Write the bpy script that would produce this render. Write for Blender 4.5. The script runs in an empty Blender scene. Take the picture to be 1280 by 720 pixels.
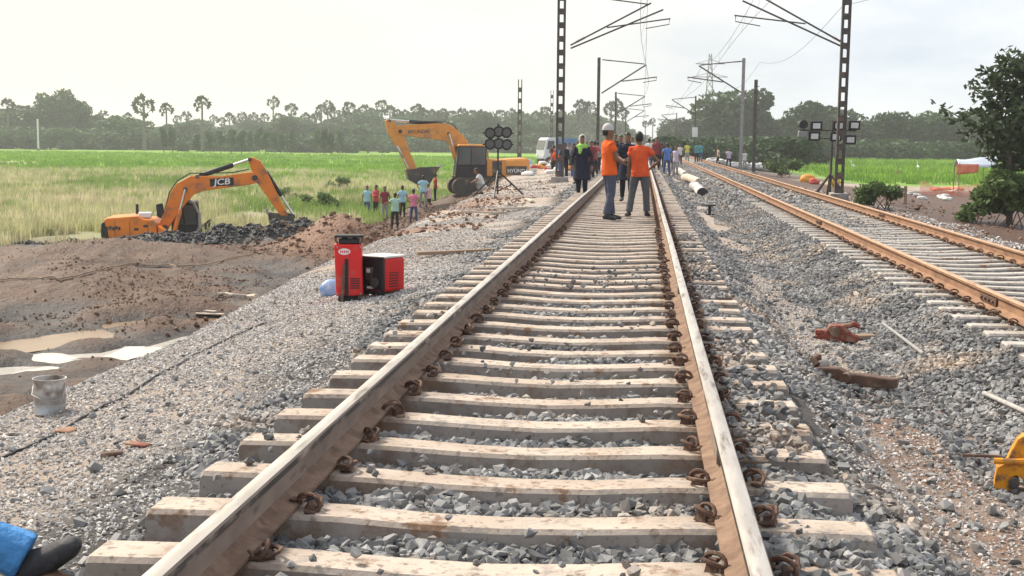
import bpy, bmesh, math, random
import numpy as np
from mathutils import Vector, Matrix
R = math.radians
random.seed(11)
rng = np.random.default_rng(11)
SC = bpy.context.scene
COL = SC.collection

# ------------------------------------------------------------------ camera
F, PX, PY = 1670.0, 804.0, 178.0            # focal length and track vanishing point on a 1280x720 picture
ROLL = R(0.6)
CAMZ = 1.42
_T = Vector(((PX - 640) / F, -(PY - 360) / F, 1.0)).normalized()       # track direction in (right, up, forward)
_a, _b = math.tan(ROLL), 1.0
_W = Vector((_a, _b, -(_a * _T.x + _b * _T.y) / _T.z)).normalized()    # world up
_X = Vector((_T.y * _W.z - _T.z * _W.y, _T.z * _W.x - _T.x * _W.z, _T.x * _W.y - _T.y * _W.x))
if _X.x < 0: _X = -_X
CR = Vector((_X.x, _T.x, _W.x)); CU = Vector((_X.y, _T.y, _W.y)); CF = Vector((_X.z, _T.z, _W.z))
CAM = Vector((0, 0, CAMZ))
cd = bpy.data.cameras.new('camera'); cam = bpy.data.objects.new('camera', cd); COL.objects.link(cam)
m = Matrix.Identity(4)
for i in range(3):
    m[i][0] = CR[i]; m[i][1] = CU[i]; m[i][2] = -CF[i]; m[i][3] = CAM[i]
cam.matrix_world = m
cd.sensor_width = 36; cd.lens = 36 * F / 1280; cd.clip_start = 0.05; cd.clip_end = 9000
SC.camera = cam

def ray(px, py): return (CR * (px - 640) + CU * (360 - py) + CF * F).normalized()
def at(px, py, Y):
    d = ray(px, py); return CAM + d * (Y / d.y)
def proj(p):
    d = Vector(p) - CAM; f = d.dot(CF)
    return 640 + F * d.dot(CR) / f, 360 - F * d.dot(CU) / f

# ------------------------------------------------------------------ light
SC.view_settings.view_transform = 'Standard'; SC.view_settings.look = 'None'
SC.view_settings.exposure = 0.27; SC.cycles.volume_bounces = 2; SC.view_settings.gamma = 1
SUN_EL, SUN_AZ = 46, -55                     # degrees; azimuth measured from +Y towards +X
w = bpy.data.worlds.new('World'); SC.world = w; w.use_nodes = True
nt = w.node_tree; N = nt.nodes; Lk = nt.links
for n in list(N): N.remove(n)
out = N.new('ShaderNodeOutputWorld'); bg = N.new('ShaderNodeBackground'); bg.inputs[1].default_value = 0.1
sky = N.new('ShaderNodeTexSky'); sky.sky_type = 'NISHITA'; sky.sun_disc = False
sky.sun_elevation = R(SUN_EL); sky.sun_rotation = R(SUN_AZ); sky.air_density = 1.0; sky.dust_density = 4.0; sky.ozone_density = 1.0
tc = N.new('ShaderNodeTexCoord')
mp = N.new('ShaderNodeMapping'); mp.inputs['Scale'].default_value = (1.0, 1.0, 3.2)
nz = N.new('ShaderNodeTexNoise'); nz.inputs['Scale'].default_value = 4.2; nz.inputs['Detail'].default_value = 6; nz.inputs['Roughness'].default_value = 0.55
rp = N.new('ShaderNodeValToRGB'); rp.color_ramp.elements[0].position = 0.34; rp.color_ramp.elements[1].position = 0.66
rp.color_ramp.elements[0].color = (5.9, 6.75, 8.0, 1); rp.color_ramp.elements[1].color = (9.3, 9.5, 9.7, 1)
# the cloud layer is warmer and brighter round the veiled sun
sd = N.new('ShaderNodeVectorMath'); sd.operation = 'DOT_PRODUCT'
sd.inputs[1].default_value = (math.sin(R(-60)) * math.cos(R(15)), math.cos(R(-60)) * math.cos(R(15)), math.sin(R(15)))
sr = N.new('ShaderNodeMapRange'); sr.inputs['From Min'].default_value = 0.36; sr.inputs['From Max'].default_value = 0.84
wm = N.new('ShaderNodeMix'); wm.data_type = 'RGBA'; wm.inputs['B'].default_value = (10.9, 9.9, 7.6, 1)
mx = N.new('ShaderNodeMix'); mx.data_type = 'RGBA'; mx.inputs['Factor'].default_value = 0.9
Lk.new(tc.outputs['Generated'], mp.inputs[0]); Lk.new(mp.outputs[0], nz.inputs['Vector']); Lk.new(nz.outputs['Fac'], rp.inputs[0])
Lk.new(tc.outputs['Generated'], sd.inputs[0]); Lk.new(sd.outputs['Value'], sr.inputs['Value'])
Lk.new(sr.outputs[0], wm.inputs['Factor']); Lk.new(rp.outputs[0], wm.inputs['A'])
Lk.new(sky.outputs[0], mx.inputs['A']); Lk.new(wm.outputs['Result'], mx.inputs['B']); Lk.new(mx.outputs['Result'], bg.inputs[0]); Lk.new(bg.outputs[0], out.inputs[0])
sl = bpy.data.lights.new('sun', 'SUN'); sl.energy = 5.0; sl.angle = R(8); sl.color = (1, 0.92, 0.8)
so = bpy.data.objects.new('sun', sl); COL.objects.link(so)
sdir = Vector((math.sin(R(SUN_AZ)) * math.cos(R(SUN_EL)), math.cos(R(SUN_AZ)) * math.cos(R(SUN_EL)), math.sin(R(SUN_EL))))
so.rotation_euler = sdir.to_track_quat('Z', 'Y').to_euler()
so.location = (-20, 10, 30)

# ------------------------------------------------------------------ helpers: objects
def tag(o, label=None, cat=None, group=None, kind=None):
    if label: o['label'] = label
    if cat: o['category'] = cat
    if group: o['group'] = group
    if kind: o['kind'] = kind
    return o
def empty(name, loc, rz=0.0, label=None, cat=None, group=None):
    o = bpy.data.objects.new(name, None); COL.objects.link(o); o.empty_display_size = 0.2
    o.location = loc; o.rotation_euler = (0, 0, rz); return tag(o, label, cat, group)
def link(name, me, mat=None, parent=None, loc=None, rot=None):
    o = bpy.data.objects.new(name, me); COL.objects.link(o)
    if mat is not None and len(me.materials) == 0:
        for mm in (mat if isinstance(mat, (list, tuple)) else [mat]): me.materials.append(mm)
    if parent: o.parent = parent
    if loc is not None: o.location = loc
    if rot is not None: o.rotation_euler = rot
    return o
def copy_tree(o, parent=None):
    c = o.copy(); COL.objects.link(c)
    if parent: c.parent = parent; c.matrix_parent_inverse = o.matrix_parent_inverse
    for ch in list(o.children): copy_tree(ch, c)
    return c
def frame_of(d):
    d = Vector(d).normalized(); u = Vector((0, 0, 1)) if abs(d.z) < 0.9 else Vector((0, 1, 0))
    r = d.cross(u).normalized(); return r, r.cross(d).normalized()

class MB:
    def __init__(s): s.v = []; s.f = []; s.m = []; s.cur = 0
    def add(s, vs, fs):
        b = len(s.v); s.v += [tuple(p) for p in vs]
        for f in fs: s.f.append(tuple(b + i for i in f)); s.m.append(s.cur)
        return s
    def box(s, c, d, rot=None, taper=1.0):
        vs = []
        for z in (-.5, .5):
            t = taper if z > 0 else 1
            for x, y in ((-.5, -.5), (.5, -.5), (.5, .5), (-.5, .5)): vs.append(Vector((x * d[0] * t, y * d[1] * t, z * d[2])))
        if rot is not None: vs = [rot @ p for p in vs]
        vs = [p + Vector(c) for p in vs]
        return s.add(vs, [(0, 3, 2, 1), (4, 5, 6, 7), (0, 1, 5, 4), (1, 2, 6, 5), (2, 3, 7, 6), (3, 0, 4, 7)])
    def chain(s, pts, rad, n=8, cap=True, ref=None):
        pts = [Vector(p) for p in pts]; k = len(pts); rings = []
        if not isinstance(rad, (list, tuple)): rad = [rad] * k
        for i, p in enumerate(pts):
            d = (pts[min(i + 1, k - 1)] - pts[max(i - 1, 0)])
            if ref is not None:
                dn = d.normalized(); rr = Vector(ref) - dn * Vector(ref).dot(dn)
                r = rr.normalized(); u = dn.cross(r)
            else: r, u = frame_of(d)
            q = rad[i]; a, b = q if isinstance(q, (tuple, list)) else (q, q)
            rings.append([p + r * (a * math.cos(t)) + u * (b * math.sin(t)) for t in [2 * math.pi * j / n for j in range(n)]])
        vs = [v for rg in rings for v in rg]; fs = []
        for i in range(k - 1):
            for j in range(n):
                a, b = i * n + j, i * n + (j + 1) % n
                fs.append((a, b, b + n, a + n))
        if cap:
            fs.append(tuple(range(n - 1, -1, -1))); fs.append(tuple((k - 1) * n + j for j in range(n)))
        return s.add(vs, fs)
    def tube(s, a, b, r, r2=None, n=8): return s.chain([a, b], [r, r if r2 is None else r2], n)
    def lathe(s, prof, n=12, c=(0, 0, 0)):           # prof: (radius, z)
        vs = [(c[0] + r * math.cos(2 * math.pi * j / n), c[1] + r * math.sin(2 * math.pi * j / n), c[2] + z) for r, z in prof for j in range(n)]
        fs = [(i * n + j, i * n + (j + 1) % n, (i + 1) * n + (j + 1) % n, (i + 1) * n + j) for i in range(len(prof) - 1) for j in range(n)]
        if prof[0][0] > 1e-4: fs.append(tuple(range(n - 1, -1, -1)))
        if prof[-1][0] > 1e-4: fs.append(tuple((len(prof) - 1) * n + j for j in range(n)))
        return s.add(vs, fs)
    def prism(s, poly, y0, y1):                      # polygon in x,z extruded along y
        n = len(poly); vs = [(x, y0, z) for x, z in poly] + [(x, y1, z) for x, z in poly]
        fs = [tuple(range(n)), tuple(range(2 * n - 1, n - 1, -1))] + [(i, i + n, (i + 1) % n + n, (i + 1) % n) for i in range(n)]
        return s.add(vs, fs)
    def mesh(s, name, smooth=None):
        me = bpy.data.meshes.new(name); me.from_pydata(s.v, [], s.f); me.update()
        if any(s.m): me.polygons.foreach_set('material_index', s.m)
        bm = bmesh.new(); bm.from_mesh(me); bmesh.ops.recalc_face_normals(bm, faces=bm.faces); bm.to_mesh(me); bm.free()
        if smooth: me.shade_smooth(); me.set_sharp_from_angle(angle=R(smooth))
        return me
    def build(s, name, mat, parent=None, loc=None, rot=None, smooth=40, bevel=0, seg=2):
        me = s.mesh(name, smooth); o = link(name, me, mat, parent, loc, rot)
        if bevel:
            b = o.modifiers.new('bevel', 'BEVEL'); b.width = bevel; b.segments = seg; b.limit_method = 'ANGLE'; b.angle_limit = R(35)
        return o
def bake(me, vox=None, smooth=0):
    ob = bpy.data.objects.new('tmp', me); COL.objects.link(ob)
    if vox: r = ob.modifiers.new('r', 'REMESH'); r.mode = 'VOXEL'; r.voxel_size = vox
    if smooth: q = ob.modifiers.new('s', 'SMOOTH'); q.iterations = smooth; q.factor = 0.5
    dg = bpy.context.evaluated_depsgraph_get(); dg.update()
    new = bpy.data.meshes.new_from_object(ob.evaluated_get(dg))
    bpy.data.objects.remove(ob); new.shade_smooth(); return new

# ------------------------------------------------------------------ helpers: materials
def pmat(name, c1, c2=None, scale=8.0, rough=0.8, bump=0.0, bscale=30.0, metal=0.0, dirt=None, dscale=5.0, dcut=0.55, rnd=0.0, coord='Object', spec=0.4, stretch=None, detail=5, bdist=0.02):
    m = bpy.data.materials.new(name); m.use_nodes = True; t = m.node_tree; n = t.nodes; l = t.links
    b = n['Principled BSDF']; b.inputs['Roughness'].default_value = rough; b.inputs['Metallic'].default_value = metal
    b.inputs['Specular IOR Level'].default_value = spec
    tc = n.new('ShaderNodeTexCoord'); src = tc.outputs[coord] if coord != 'World' else n.new('ShaderNodeNewGeometry').outputs['Position']
    oi = n.new('ShaderNodeObjectInfo')
    ad = n.new('ShaderNodeVectorMath'); ad.operation = 'ADD'
    sc_ = n.new('ShaderNodeVectorMath'); sc_.operation = 'SCALE'; sc_.inputs[0].default_value = (37, 53, 71); l.new(oi.outputs['Random'], sc_.inputs['Scale'])
    l.new(src, ad.inputs[0]); l.new(sc_.outputs[0], ad.inputs[1]); src = ad.outputs[0] if coord != 'World' else src
    if stretch:
        mp = n.new('ShaderNodeMapping'); mp.inputs['Scale'].default_value = stretch; l.new(src, mp.inputs[0]); src = mp.outputs[0]
    def noise(s, d=detail):
        q = n.new('ShaderNodeTexNoise'); q.inputs['Scale'].default_value = s; q.inputs['Detail'].default_value = d; q.inputs['Roughness'].default_value = 0.6
        l.new(src, q.inputs['Vector']); return q.outputs['Fac']
    def ramp(fac, a, b_):
        r = n.new('ShaderNodeMapRange'); r.inputs['From Min'].default_value = a; r.inputs['From Max'].default_value = b_; l.new(fac, r.inputs['Value']); return r.outputs[0]
    def mix(f, a, b_):
        x = n.new('ShaderNodeMix'); x.data_type = 'RGBA'
        l.new(f, x.inputs['Factor'])
        for k, v in (('A', a), ('B', b_)):
            if isinstance(v, tuple): x.inputs[k].default_value = (*v, 1)
            else: l.new(v, x.inputs[k])
        return x.outputs['Result']
    col = mix(ramp(noise(scale), 0.32, 0.68), c1, c2 or tuple(0.75 * q for q in c1))
    if dirt: col = mix(ramp(noise(dscale, 7), dcut - 0.07, dcut + 0.09), col, dirt)
    if rnd:
        hs = n.new('ShaderNodeHueSaturation'); mr = n.new('ShaderNodeMapRange'); mr.inputs['To Min'].default_value = 1 - rnd; mr.inputs['To Max'].default_value = 1 + rnd
        l.new(oi.outputs['Random'], mr.inputs['Value']); l.new(mr.outputs[0], hs.inputs['Value']); l.new(col, hs.inputs['Color']); col = hs.outputs[0]
    l.new(col, b.inputs['Base Color'])
    if bump:
        bp = n.new('ShaderNodeBump'); bp.inputs['Strength'].default_value = bump; bp.inputs['Distance'].default_value = bdist
        l.new(noise(bscale, 6), bp.inputs['Height']); l.new(bp.outputs[0], b.inputs['Normal'])
    return m
def flat(name, c, rough=0.7, metal=0.0, spec=0.4): return pmat(name, c, tuple(0.85 * q for q in c), 6.0, rough, metal=metal, spec=spec)
def s2l(r, g, b): return tuple((q / 255 / 12.92) if q < 10 else ((q / 255 + 0.055) / 1.055) ** 2.4 for q in (r, g, b))

M = {}
def toplit_concrete(name, side, side2, top, top2, rnd):
    """weathered concrete with light from above painted into upward faces, mixed with pale dust"""
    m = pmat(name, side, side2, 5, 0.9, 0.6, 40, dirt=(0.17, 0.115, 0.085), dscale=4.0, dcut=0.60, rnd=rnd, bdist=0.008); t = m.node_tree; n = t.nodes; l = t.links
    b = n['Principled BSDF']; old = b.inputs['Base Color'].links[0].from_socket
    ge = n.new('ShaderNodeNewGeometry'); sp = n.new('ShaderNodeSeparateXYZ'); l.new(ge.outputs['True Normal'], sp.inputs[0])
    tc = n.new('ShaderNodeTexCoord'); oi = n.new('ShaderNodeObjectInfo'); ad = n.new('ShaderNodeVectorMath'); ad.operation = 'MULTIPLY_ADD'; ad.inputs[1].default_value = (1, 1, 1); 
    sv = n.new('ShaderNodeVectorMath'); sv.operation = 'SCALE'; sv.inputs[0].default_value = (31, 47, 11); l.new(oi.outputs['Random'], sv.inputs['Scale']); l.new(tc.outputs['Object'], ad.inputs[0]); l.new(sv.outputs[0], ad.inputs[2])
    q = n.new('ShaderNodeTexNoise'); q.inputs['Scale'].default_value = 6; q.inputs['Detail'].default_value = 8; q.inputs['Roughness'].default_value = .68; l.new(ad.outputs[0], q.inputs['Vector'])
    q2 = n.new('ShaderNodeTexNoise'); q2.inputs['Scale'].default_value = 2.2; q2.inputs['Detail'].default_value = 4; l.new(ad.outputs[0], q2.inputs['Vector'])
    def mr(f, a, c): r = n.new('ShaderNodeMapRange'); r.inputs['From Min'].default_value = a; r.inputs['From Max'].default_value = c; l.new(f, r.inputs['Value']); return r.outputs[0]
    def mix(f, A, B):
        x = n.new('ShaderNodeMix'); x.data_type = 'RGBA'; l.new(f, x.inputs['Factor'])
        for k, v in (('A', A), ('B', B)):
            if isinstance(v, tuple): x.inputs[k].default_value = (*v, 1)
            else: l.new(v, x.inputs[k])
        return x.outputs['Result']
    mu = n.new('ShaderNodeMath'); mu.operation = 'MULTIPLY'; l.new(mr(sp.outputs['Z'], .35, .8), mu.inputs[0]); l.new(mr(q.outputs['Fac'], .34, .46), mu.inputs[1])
    col = mix(mu.outputs[0], old, mix(mr(q2.outputs['Fac'], .38, .64), top, top2))  # upward faces take the paler colour: lit tops put into the base colour
    sx_ = n.new('ShaderNodeSeparateXYZ'); l.new(tc.outputs['Object'], sx_.inputs[0])
    def math_(op, A, B=None):
        z = n.new('ShaderNodeMath'); z.operation = op
        for i, v in enumerate((A, B)):
            if v is None: continue
            if isinstance(v, (int, float)): z.inputs[i].default_value = v
            else: l.new(v, z.inputs[i])
        return z.outputs[0]
    dist = math_('ABSOLUTE', math_('SUBTRACT', math_('ABSOLUTE', sx_.outputs['X']), .8715))
    seat = math_('MULTIPLY', mr(dist, .30, .07), mr(q.outputs['Fac'], .40, .58))
    col = mix(seat, col, (0.155, 0.095, 0.062))
    q3 = n.new('ShaderNodeTexNoise'); q3.inputs['Scale'].default_value = 28; q3.inputs['Detail'].default_value = 4; l.new(ad.outputs[0], q3.inputs['Vector'])
    col = mix(math_('MULTIPLY', mr(q3.outputs['Fac'], .58, .66), .7), col, (0.15, 0.12, 0.10))
    rs_ = mr(q.outputs['Fac'], .57, .66); l.new(mix(rs_, col, (0.20, 0.12, 0.075)), b.inputs['Base Color']); return m
M['conc'] = toplit_concrete('sleeper_concrete', (0.30, 0.265, 0.24), (0.225, 0.20, 0.182), (0.50, 0.42, 0.355), (0.40, 0.32, 0.26), .14)
M['conc2'] = toplit_concrete('sleeper_concrete_grey', (0.34, 0.32, 0.30), (0.25, 0.235, 0.22), (0.50, 0.47, 0.44), (0.38, 0.34, 0.30), .14)
M['whitewash'] = pmat('sleeper_whitewash', (0.66, 0.62, 0.58), (0.56, 0.55, 0.55), 6, 0.85, 0.4, 45, dirt=(0.40, 0.30, 0.23), dscale=4, dcut=0.60, bdist=0.006)
M['railtop'] = pmat('rail_running_surface', (0.58, 0.54, 0.50), (0.42, 0.38, 0.35), 22, 0.45, metal=0.55, dirt=(0.15, 0.11, 0.085), dscale=20, dcut=0.62, stretch=(1, 0.12, 1))
M['railside'] = pmat('rail_dusty_web', (0.29, 0.225, 0.185), (0.18, 0.135, 0.11), 7, 0.85, 0.4, 60, dirt=(0.05, 0.04, 0.035), dscale=11, dcut=0.66, stretch=(1, 0.35, 1), bdist=0.004)
M['railfoot'] = pmat('rail_rusty_foot', (0.27, 0.175, 0.12), (0.15, 0.09, 0.062), 9, 0.9, 0.5, 60, dirt=(0.12, 0.07, 0.05), dscale=10, dcut=0.6, bdist=0.006)
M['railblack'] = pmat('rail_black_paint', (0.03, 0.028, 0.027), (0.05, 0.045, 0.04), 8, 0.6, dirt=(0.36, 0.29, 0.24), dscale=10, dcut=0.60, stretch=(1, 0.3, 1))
M['rust'] = pmat('rail_orange_rust', (0.33, 0.185, 0.108), (0.20, 0.112, 0.07), 9, 0.85, 0.4, 60, dirt=(0.14, 0.07, 0.04), dscale=7, dcut=0.62, stretch=(1, 0.35, 1), bdist=0.004)
M['railtop2'] = pmat('rail_worn_rusty_top', (0.55, 0.37, 0.25), (0.45, 0.26, 0.15), 20, 0.5, metal=0.3, dirt=(0.2, 0.1, 0.06), dscale=12, dcut=0.66, stretch=(1, 0.15, 1))
M['clip'] = pmat('rusty_clip', (0.13, 0.065, 0.04), (0.06, 0.035, 0.028), 30, 0.75, 0.5, 120, dirt=(0.30, 0.19, 0.12), dscale=14, dcut=0.6, bdist=0.003)
M['ballast'] = pmat('ballast_stone', (0.29, 0.285, 0.28), (0.115, 0.115, 0.12), 1.4, 0.85, 0.4, 60, rnd=0.48, dirt=(0.38, 0.30, 0.235), dscale=0.9, dcut=0.60, bdist=0.004, coord='World')
M['gravel'] = pmat('sandy_gravel_stone', (0.56, 0.525, 0.49), (0.29, 0.275, 0.27), 1.1, 0.9, rnd=0.4)
M['clod'] = pmat('dark_clay_clod', (0.062, 0.063, 0.07), (0.034, 0.033, 0.036), 1.5, 0.7, 0.6, 14, rnd=0.3)
M['soilclod'] = pmat('brown_soil_clod', (0.25, 0.15, 0.10), (0.15, 0.088, 0.06), 1.5, 0.9, 0.6, 14, rnd=0.3)
M['black'] = flat('black_paint', (0.018, 0.018, 0.02), 0.5)
M['rubber'] = pmat('rubber', (0.03, 0.03, 0.03), (0.05, 0.045, 0.04), 10, 0.8)
M['mast'] = pmat('mast_steel', (0.085, 0.075, 0.07), (0.05, 0.045, 0.042), 5, 0.7, dirt=(0.16, 0.10, 0.07), dscale=3, dcut=0.6)
M['mastgrey'] = pmat('mast_galvanised', (0.32, 0.32, 0.33), (0.24, 0.23, 0.23), 4, 0.6, metal=0.3, dirt=(0.25, 0.15, 0.09), dscale=2, dcut=0.62)
M['wire'] = flat('wire', (0.16, 0.17, 0.18), 0.6)
M['jcb'] = pmat('excavator_orange', (0.80, 0.225, 0.016), (0.62, 0.165, 0.015), 2, 0.42, dirt=(0.24, 0.13, 0.07), dscale=2.0, dcut=0.60, spec=0.5)
M['hyu'] = pmat('excavator_yellow', (0.72, 0.30, 0.05), (0.60, 0.24, 0.04), 3, 0.45, dirt=(0.30, 0.19, 0.11), dscale=1.6, dcut=0.62, spec=0.5)
M['hydark'] = pmat('excavator_grey', (0.07, 0.065, 0.06), (0.04, 0.038, 0.035), 3, 0.6, dirt=(0.24, 0.17, 0.12), dscale=1.5, dcut=0.6)
M['glass'] = pmat('cab_glass', (0.07, 0.085, 0.085), (0.04, 0.05, 0.05), 1.2, 0.08, spec=0.8)
M['chrome'] = pmat('cylinder_rod', (0.7, 0.7, 0.7), (0.55, 0.55, 0.55), 4, 0.25, metal=0.9)
M['white'] = flat('white_paint', (0.78, 0.78, 0.77), 0.6)
M['mud'] = pmat('mud_crust', (0.15, 0.11, 0.085), (0.09, 0.07, 0.055), 3, 0.9, 0.6, 10)
M['red'] = pmat('red_paint', (0.72, 0.018, 0.02), (0.55, 0.014, 0.016), 5, 0.45, 0.25, 9, dirt=(0.34, 0.10, 0.07), dscale=7, dcut=0.62)
M['redrust'] = pmat('red_rusty_iron', (0.24, 0.05, 0.035), (0.14, 0.045, 0.03), 12, 0.8, 0.5, 50, dirt=(0.30, 0.19, 0.13), dscale=9, dcut=0.55, bdist=0.006)
M['rustbrown'] = pmat('rusty_iron', (0.15, 0.085, 0.06), (0.08, 0.05, 0.04), 14, 0.8, 0.6, 60, dirt=(0.3, 0.22, 0.17), dscale=9, dcut=0.6, bdist=0.006)
M['steelgrey'] = pmat('grey_steel', (0.40, 0.39, 0.385), (0.28, 0.26, 0.25), 20, 0.5, metal=0.4)
M['yellow'] = pmat('yellow_orange_paint', (0.76, 0.33, 0.012), (0.58, 0.22, 0.012), 14, 0.6, 0.4, 40, dirt=(0.15, 0.08, 0.045), dscale=13, dcut=0.56, bdist=.005)
M['sackwhite'] = pmat('white_sack', (0.62, 0.60, 0.58), (0.45, 0.43, 0.42), 5, 0.85, 0.5, 14, rnd=0.2)
M['sackyellow'] = pmat('yellow_sack', (0.72, 0.50, 0.05), (0.6, 0.38, 0.04), 5, 0.8, 0.5, 14)
M['sackorange'] = pmat('orange_sack', (0.75, 0.33, 0.06), (0.6, 0.26, 0.05), 5, 0.8, 0.5, 14)
M['sackred'] = pmat('red_sack', (0.55, 0.10, 0.07), (0.42, 0.07, 0.05), 5, 0.8, 0.5, 14)
M['skin'] = pmat('brown_skin', (0.20, 0.105, 0.065), (0.17, 0.09, 0.055), 8, 0.6)
M['hair'] = flat('black_hair', (0.012, 0.011, 0.011), 0.5)
M['shoe'] = pmat('dark_shoe', (0.045, 0.045, 0.052), (0.025, 0.025, 0.028), 25, 0.75, .6, 60, dirt=(.14, .12, .10), dscale=14, dcut=.62, bdist=.004)
M['wood'] = pmat('weathered_wood', (0.34, 0.25, 0.18), (0.22, 0.15, 0.10), 9, 0.9, 0.4, 30, stretch=(0.2, 1, 1))
M['palewood'] = pmat('pale_stick', (0.55, 0.48, 0.40), (0.42, 0.36, 0.30), 9, 0.9)
M['trunk'] = pmat('bark', (0.14, 0.105, 0.08), (0.08, 0.06, 0.045), 4, 0.95, 0.6, 12)
M['palmtrunk'] = pmat('palm_bark', (0.17, 0.14, 0.12), (0.11, 0.09, 0.08), 2, 0.95)
def leafmat(name, c1, c2, scale, rnd=0.2, **kw):
    m = pmat(name, c1, c2, scale, 0.6, rnd=rnd, spec=0.3, **kw); t = m.node_tree
    b = t.nodes['Principled BSDF']; o = t.nodes['Material Output']
    tr = t.nodes.new('ShaderNodeBsdfTranslucent'); ms = t.nodes.new('ShaderNodeMixShader'); ms.inputs[0].default_value = 0.3
    t.links.new(b.inputs['Base Color'].links[0].from_socket, tr.inputs['Color'])
    t.links.new(b.outputs[0], ms.inputs[1]); t.links.new(tr.outputs[0], ms.inputs[2]); t.links.new(ms.outputs[0], o.inputs[0]); return m
M['leaf_far'] = leafmat('far_foliage', (0.075, 0.135, 0.045), (0.045, 0.085, 0.033), 0.25, 0.25)
M['leaf_right'] = leafmat('broad_foliage', (0.055, 0.11, 0.035), (0.034, 0.068, 0.025), 0.25, 0.25)
M['leaf_palm'] = leafmat('palm_fronds', (0.05, 0.075, 0.035), (0.03, 0.05, 0.025), 0.5, 0.2)
M['leaf_near'] = leafmat('dark_leaves', (0.075, 0.11, 0.05), (0.035, 0.055, 0.025), 1.6, 0.1)
M['leaf_bush'] = leafmat('bush_leaves', (0.13, 0.20, 0.06), (0.08, 0.13, 0.04), 1.5, 0.2)
M['straw'] = leafmat('dry_reeds', (0.66, 0.58, 0.40), (0.40, 0.42, 0.19), 0.16, 0.35, coord='World', stretch=(.5, 1, 1), detail=4)
M['reed'] = leafmat('green_reeds', (0.30, 0.40, 0.12), (0.17, 0.27, 0.06), 0.16, 0.3, coord='World', stretch=(.5, 1, 1), detail=4)
M['paddy'] = leafmat('paddy_shoots', (0.28, 0.43, 0.05), (0.12, 0.26, 0.03), 0.07, 0.25, coord='World', stretch=(.22, 1, 1), detail=3)

# ------------------------------------------------------------------ terrain
_lat = rng.random((256, 256))
def vn(x, y, s):
    x = np.asarray(x, float) / s; y = np.asarray(y, float) / s
    xi = np.floor(x).astype(int); yi = np.floor(y).astype(int); fx = x - xi; fy = y - yi
    fx = fx * fx * (3 - 2 * fx); fy = fy * fy * (3 - 2 * fy)
    g = lambda a, b: _lat[a % 256, b % 256]
    return (g(xi, yi) * (1 - fx) + g(xi + 1, yi) * fx) * (1 - fy) + (g(xi, yi + 1) * (1 - fx) + g(xi + 1, yi + 1) * fx) * fy - 0.5
def ss(a, b, x): t = np.clip((x - a) / (b - a), 0, 1); return t * t * (3 - 2 * t)
def bell(x, y, cx, cy, rx, ry, rot=0):
    c, s = math.cos(rot), math.sin(rot); dx = x - cx; dy = y - cy
    u = (c * dx + s * dy) / rx; v = (-s * dx + c * dy) / ry
    return np.exp(-(u * u + v * v) * 1.6)
X1, X2 = -0.50, 4.40                                       # track centre lines
Z2 = -0.21                                                 # sleeper top of the second track
WATER = -2.12
def crest(y): return np.interp(y, [0, 13.5, 21, 34, 50, 80, 120, 200, 400], [-4.35, -4.35, -4.9, -5.3, -5.8, -7.6, -8.4, -8.0, -7])
def band(x, y, pts, r):                                    # soft distance to a polyline
    d = np.full(np.shape(x), 1e9)
    for (ax, ay), (bx, by) in zip(pts[:-1], pts[1:]):
        vx, vy = bx - ax, by - ay; t = np.clip(((x - ax) * vx + (y - ay) * vy) / (vx * vx + vy * vy), 0, 1)
        d = np.minimum(d, np.hypot(x - ax - t * vx, y - ay - t * vy))
    return np.exp(-(d / r) ** 2)
def onz(px, py, z):
    d = ray(px, py); t = (z - CAMZ) / d.z; p = CAM + d * t; return (p.x, p.y)
PUD = [([onz(75, 448, WATER), onz(150, 448, WATER), onz(205, 432, WATER), onz(262, 424, WATER)], 0.64),
       ([onz(-60, 468, WATER), onz(40, 463, WATER)], 0.42), ([onz(-60, 512, WATER), onz(40, 505, WATER)], 0.5),
       ([onz(-30, 440, WATER), onz(60, 428, WATER), onz(110, 421, WATER)], 0.7), ([onz(165, 407, WATER), onz(285, 400, WATER)], 0.6)]
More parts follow.
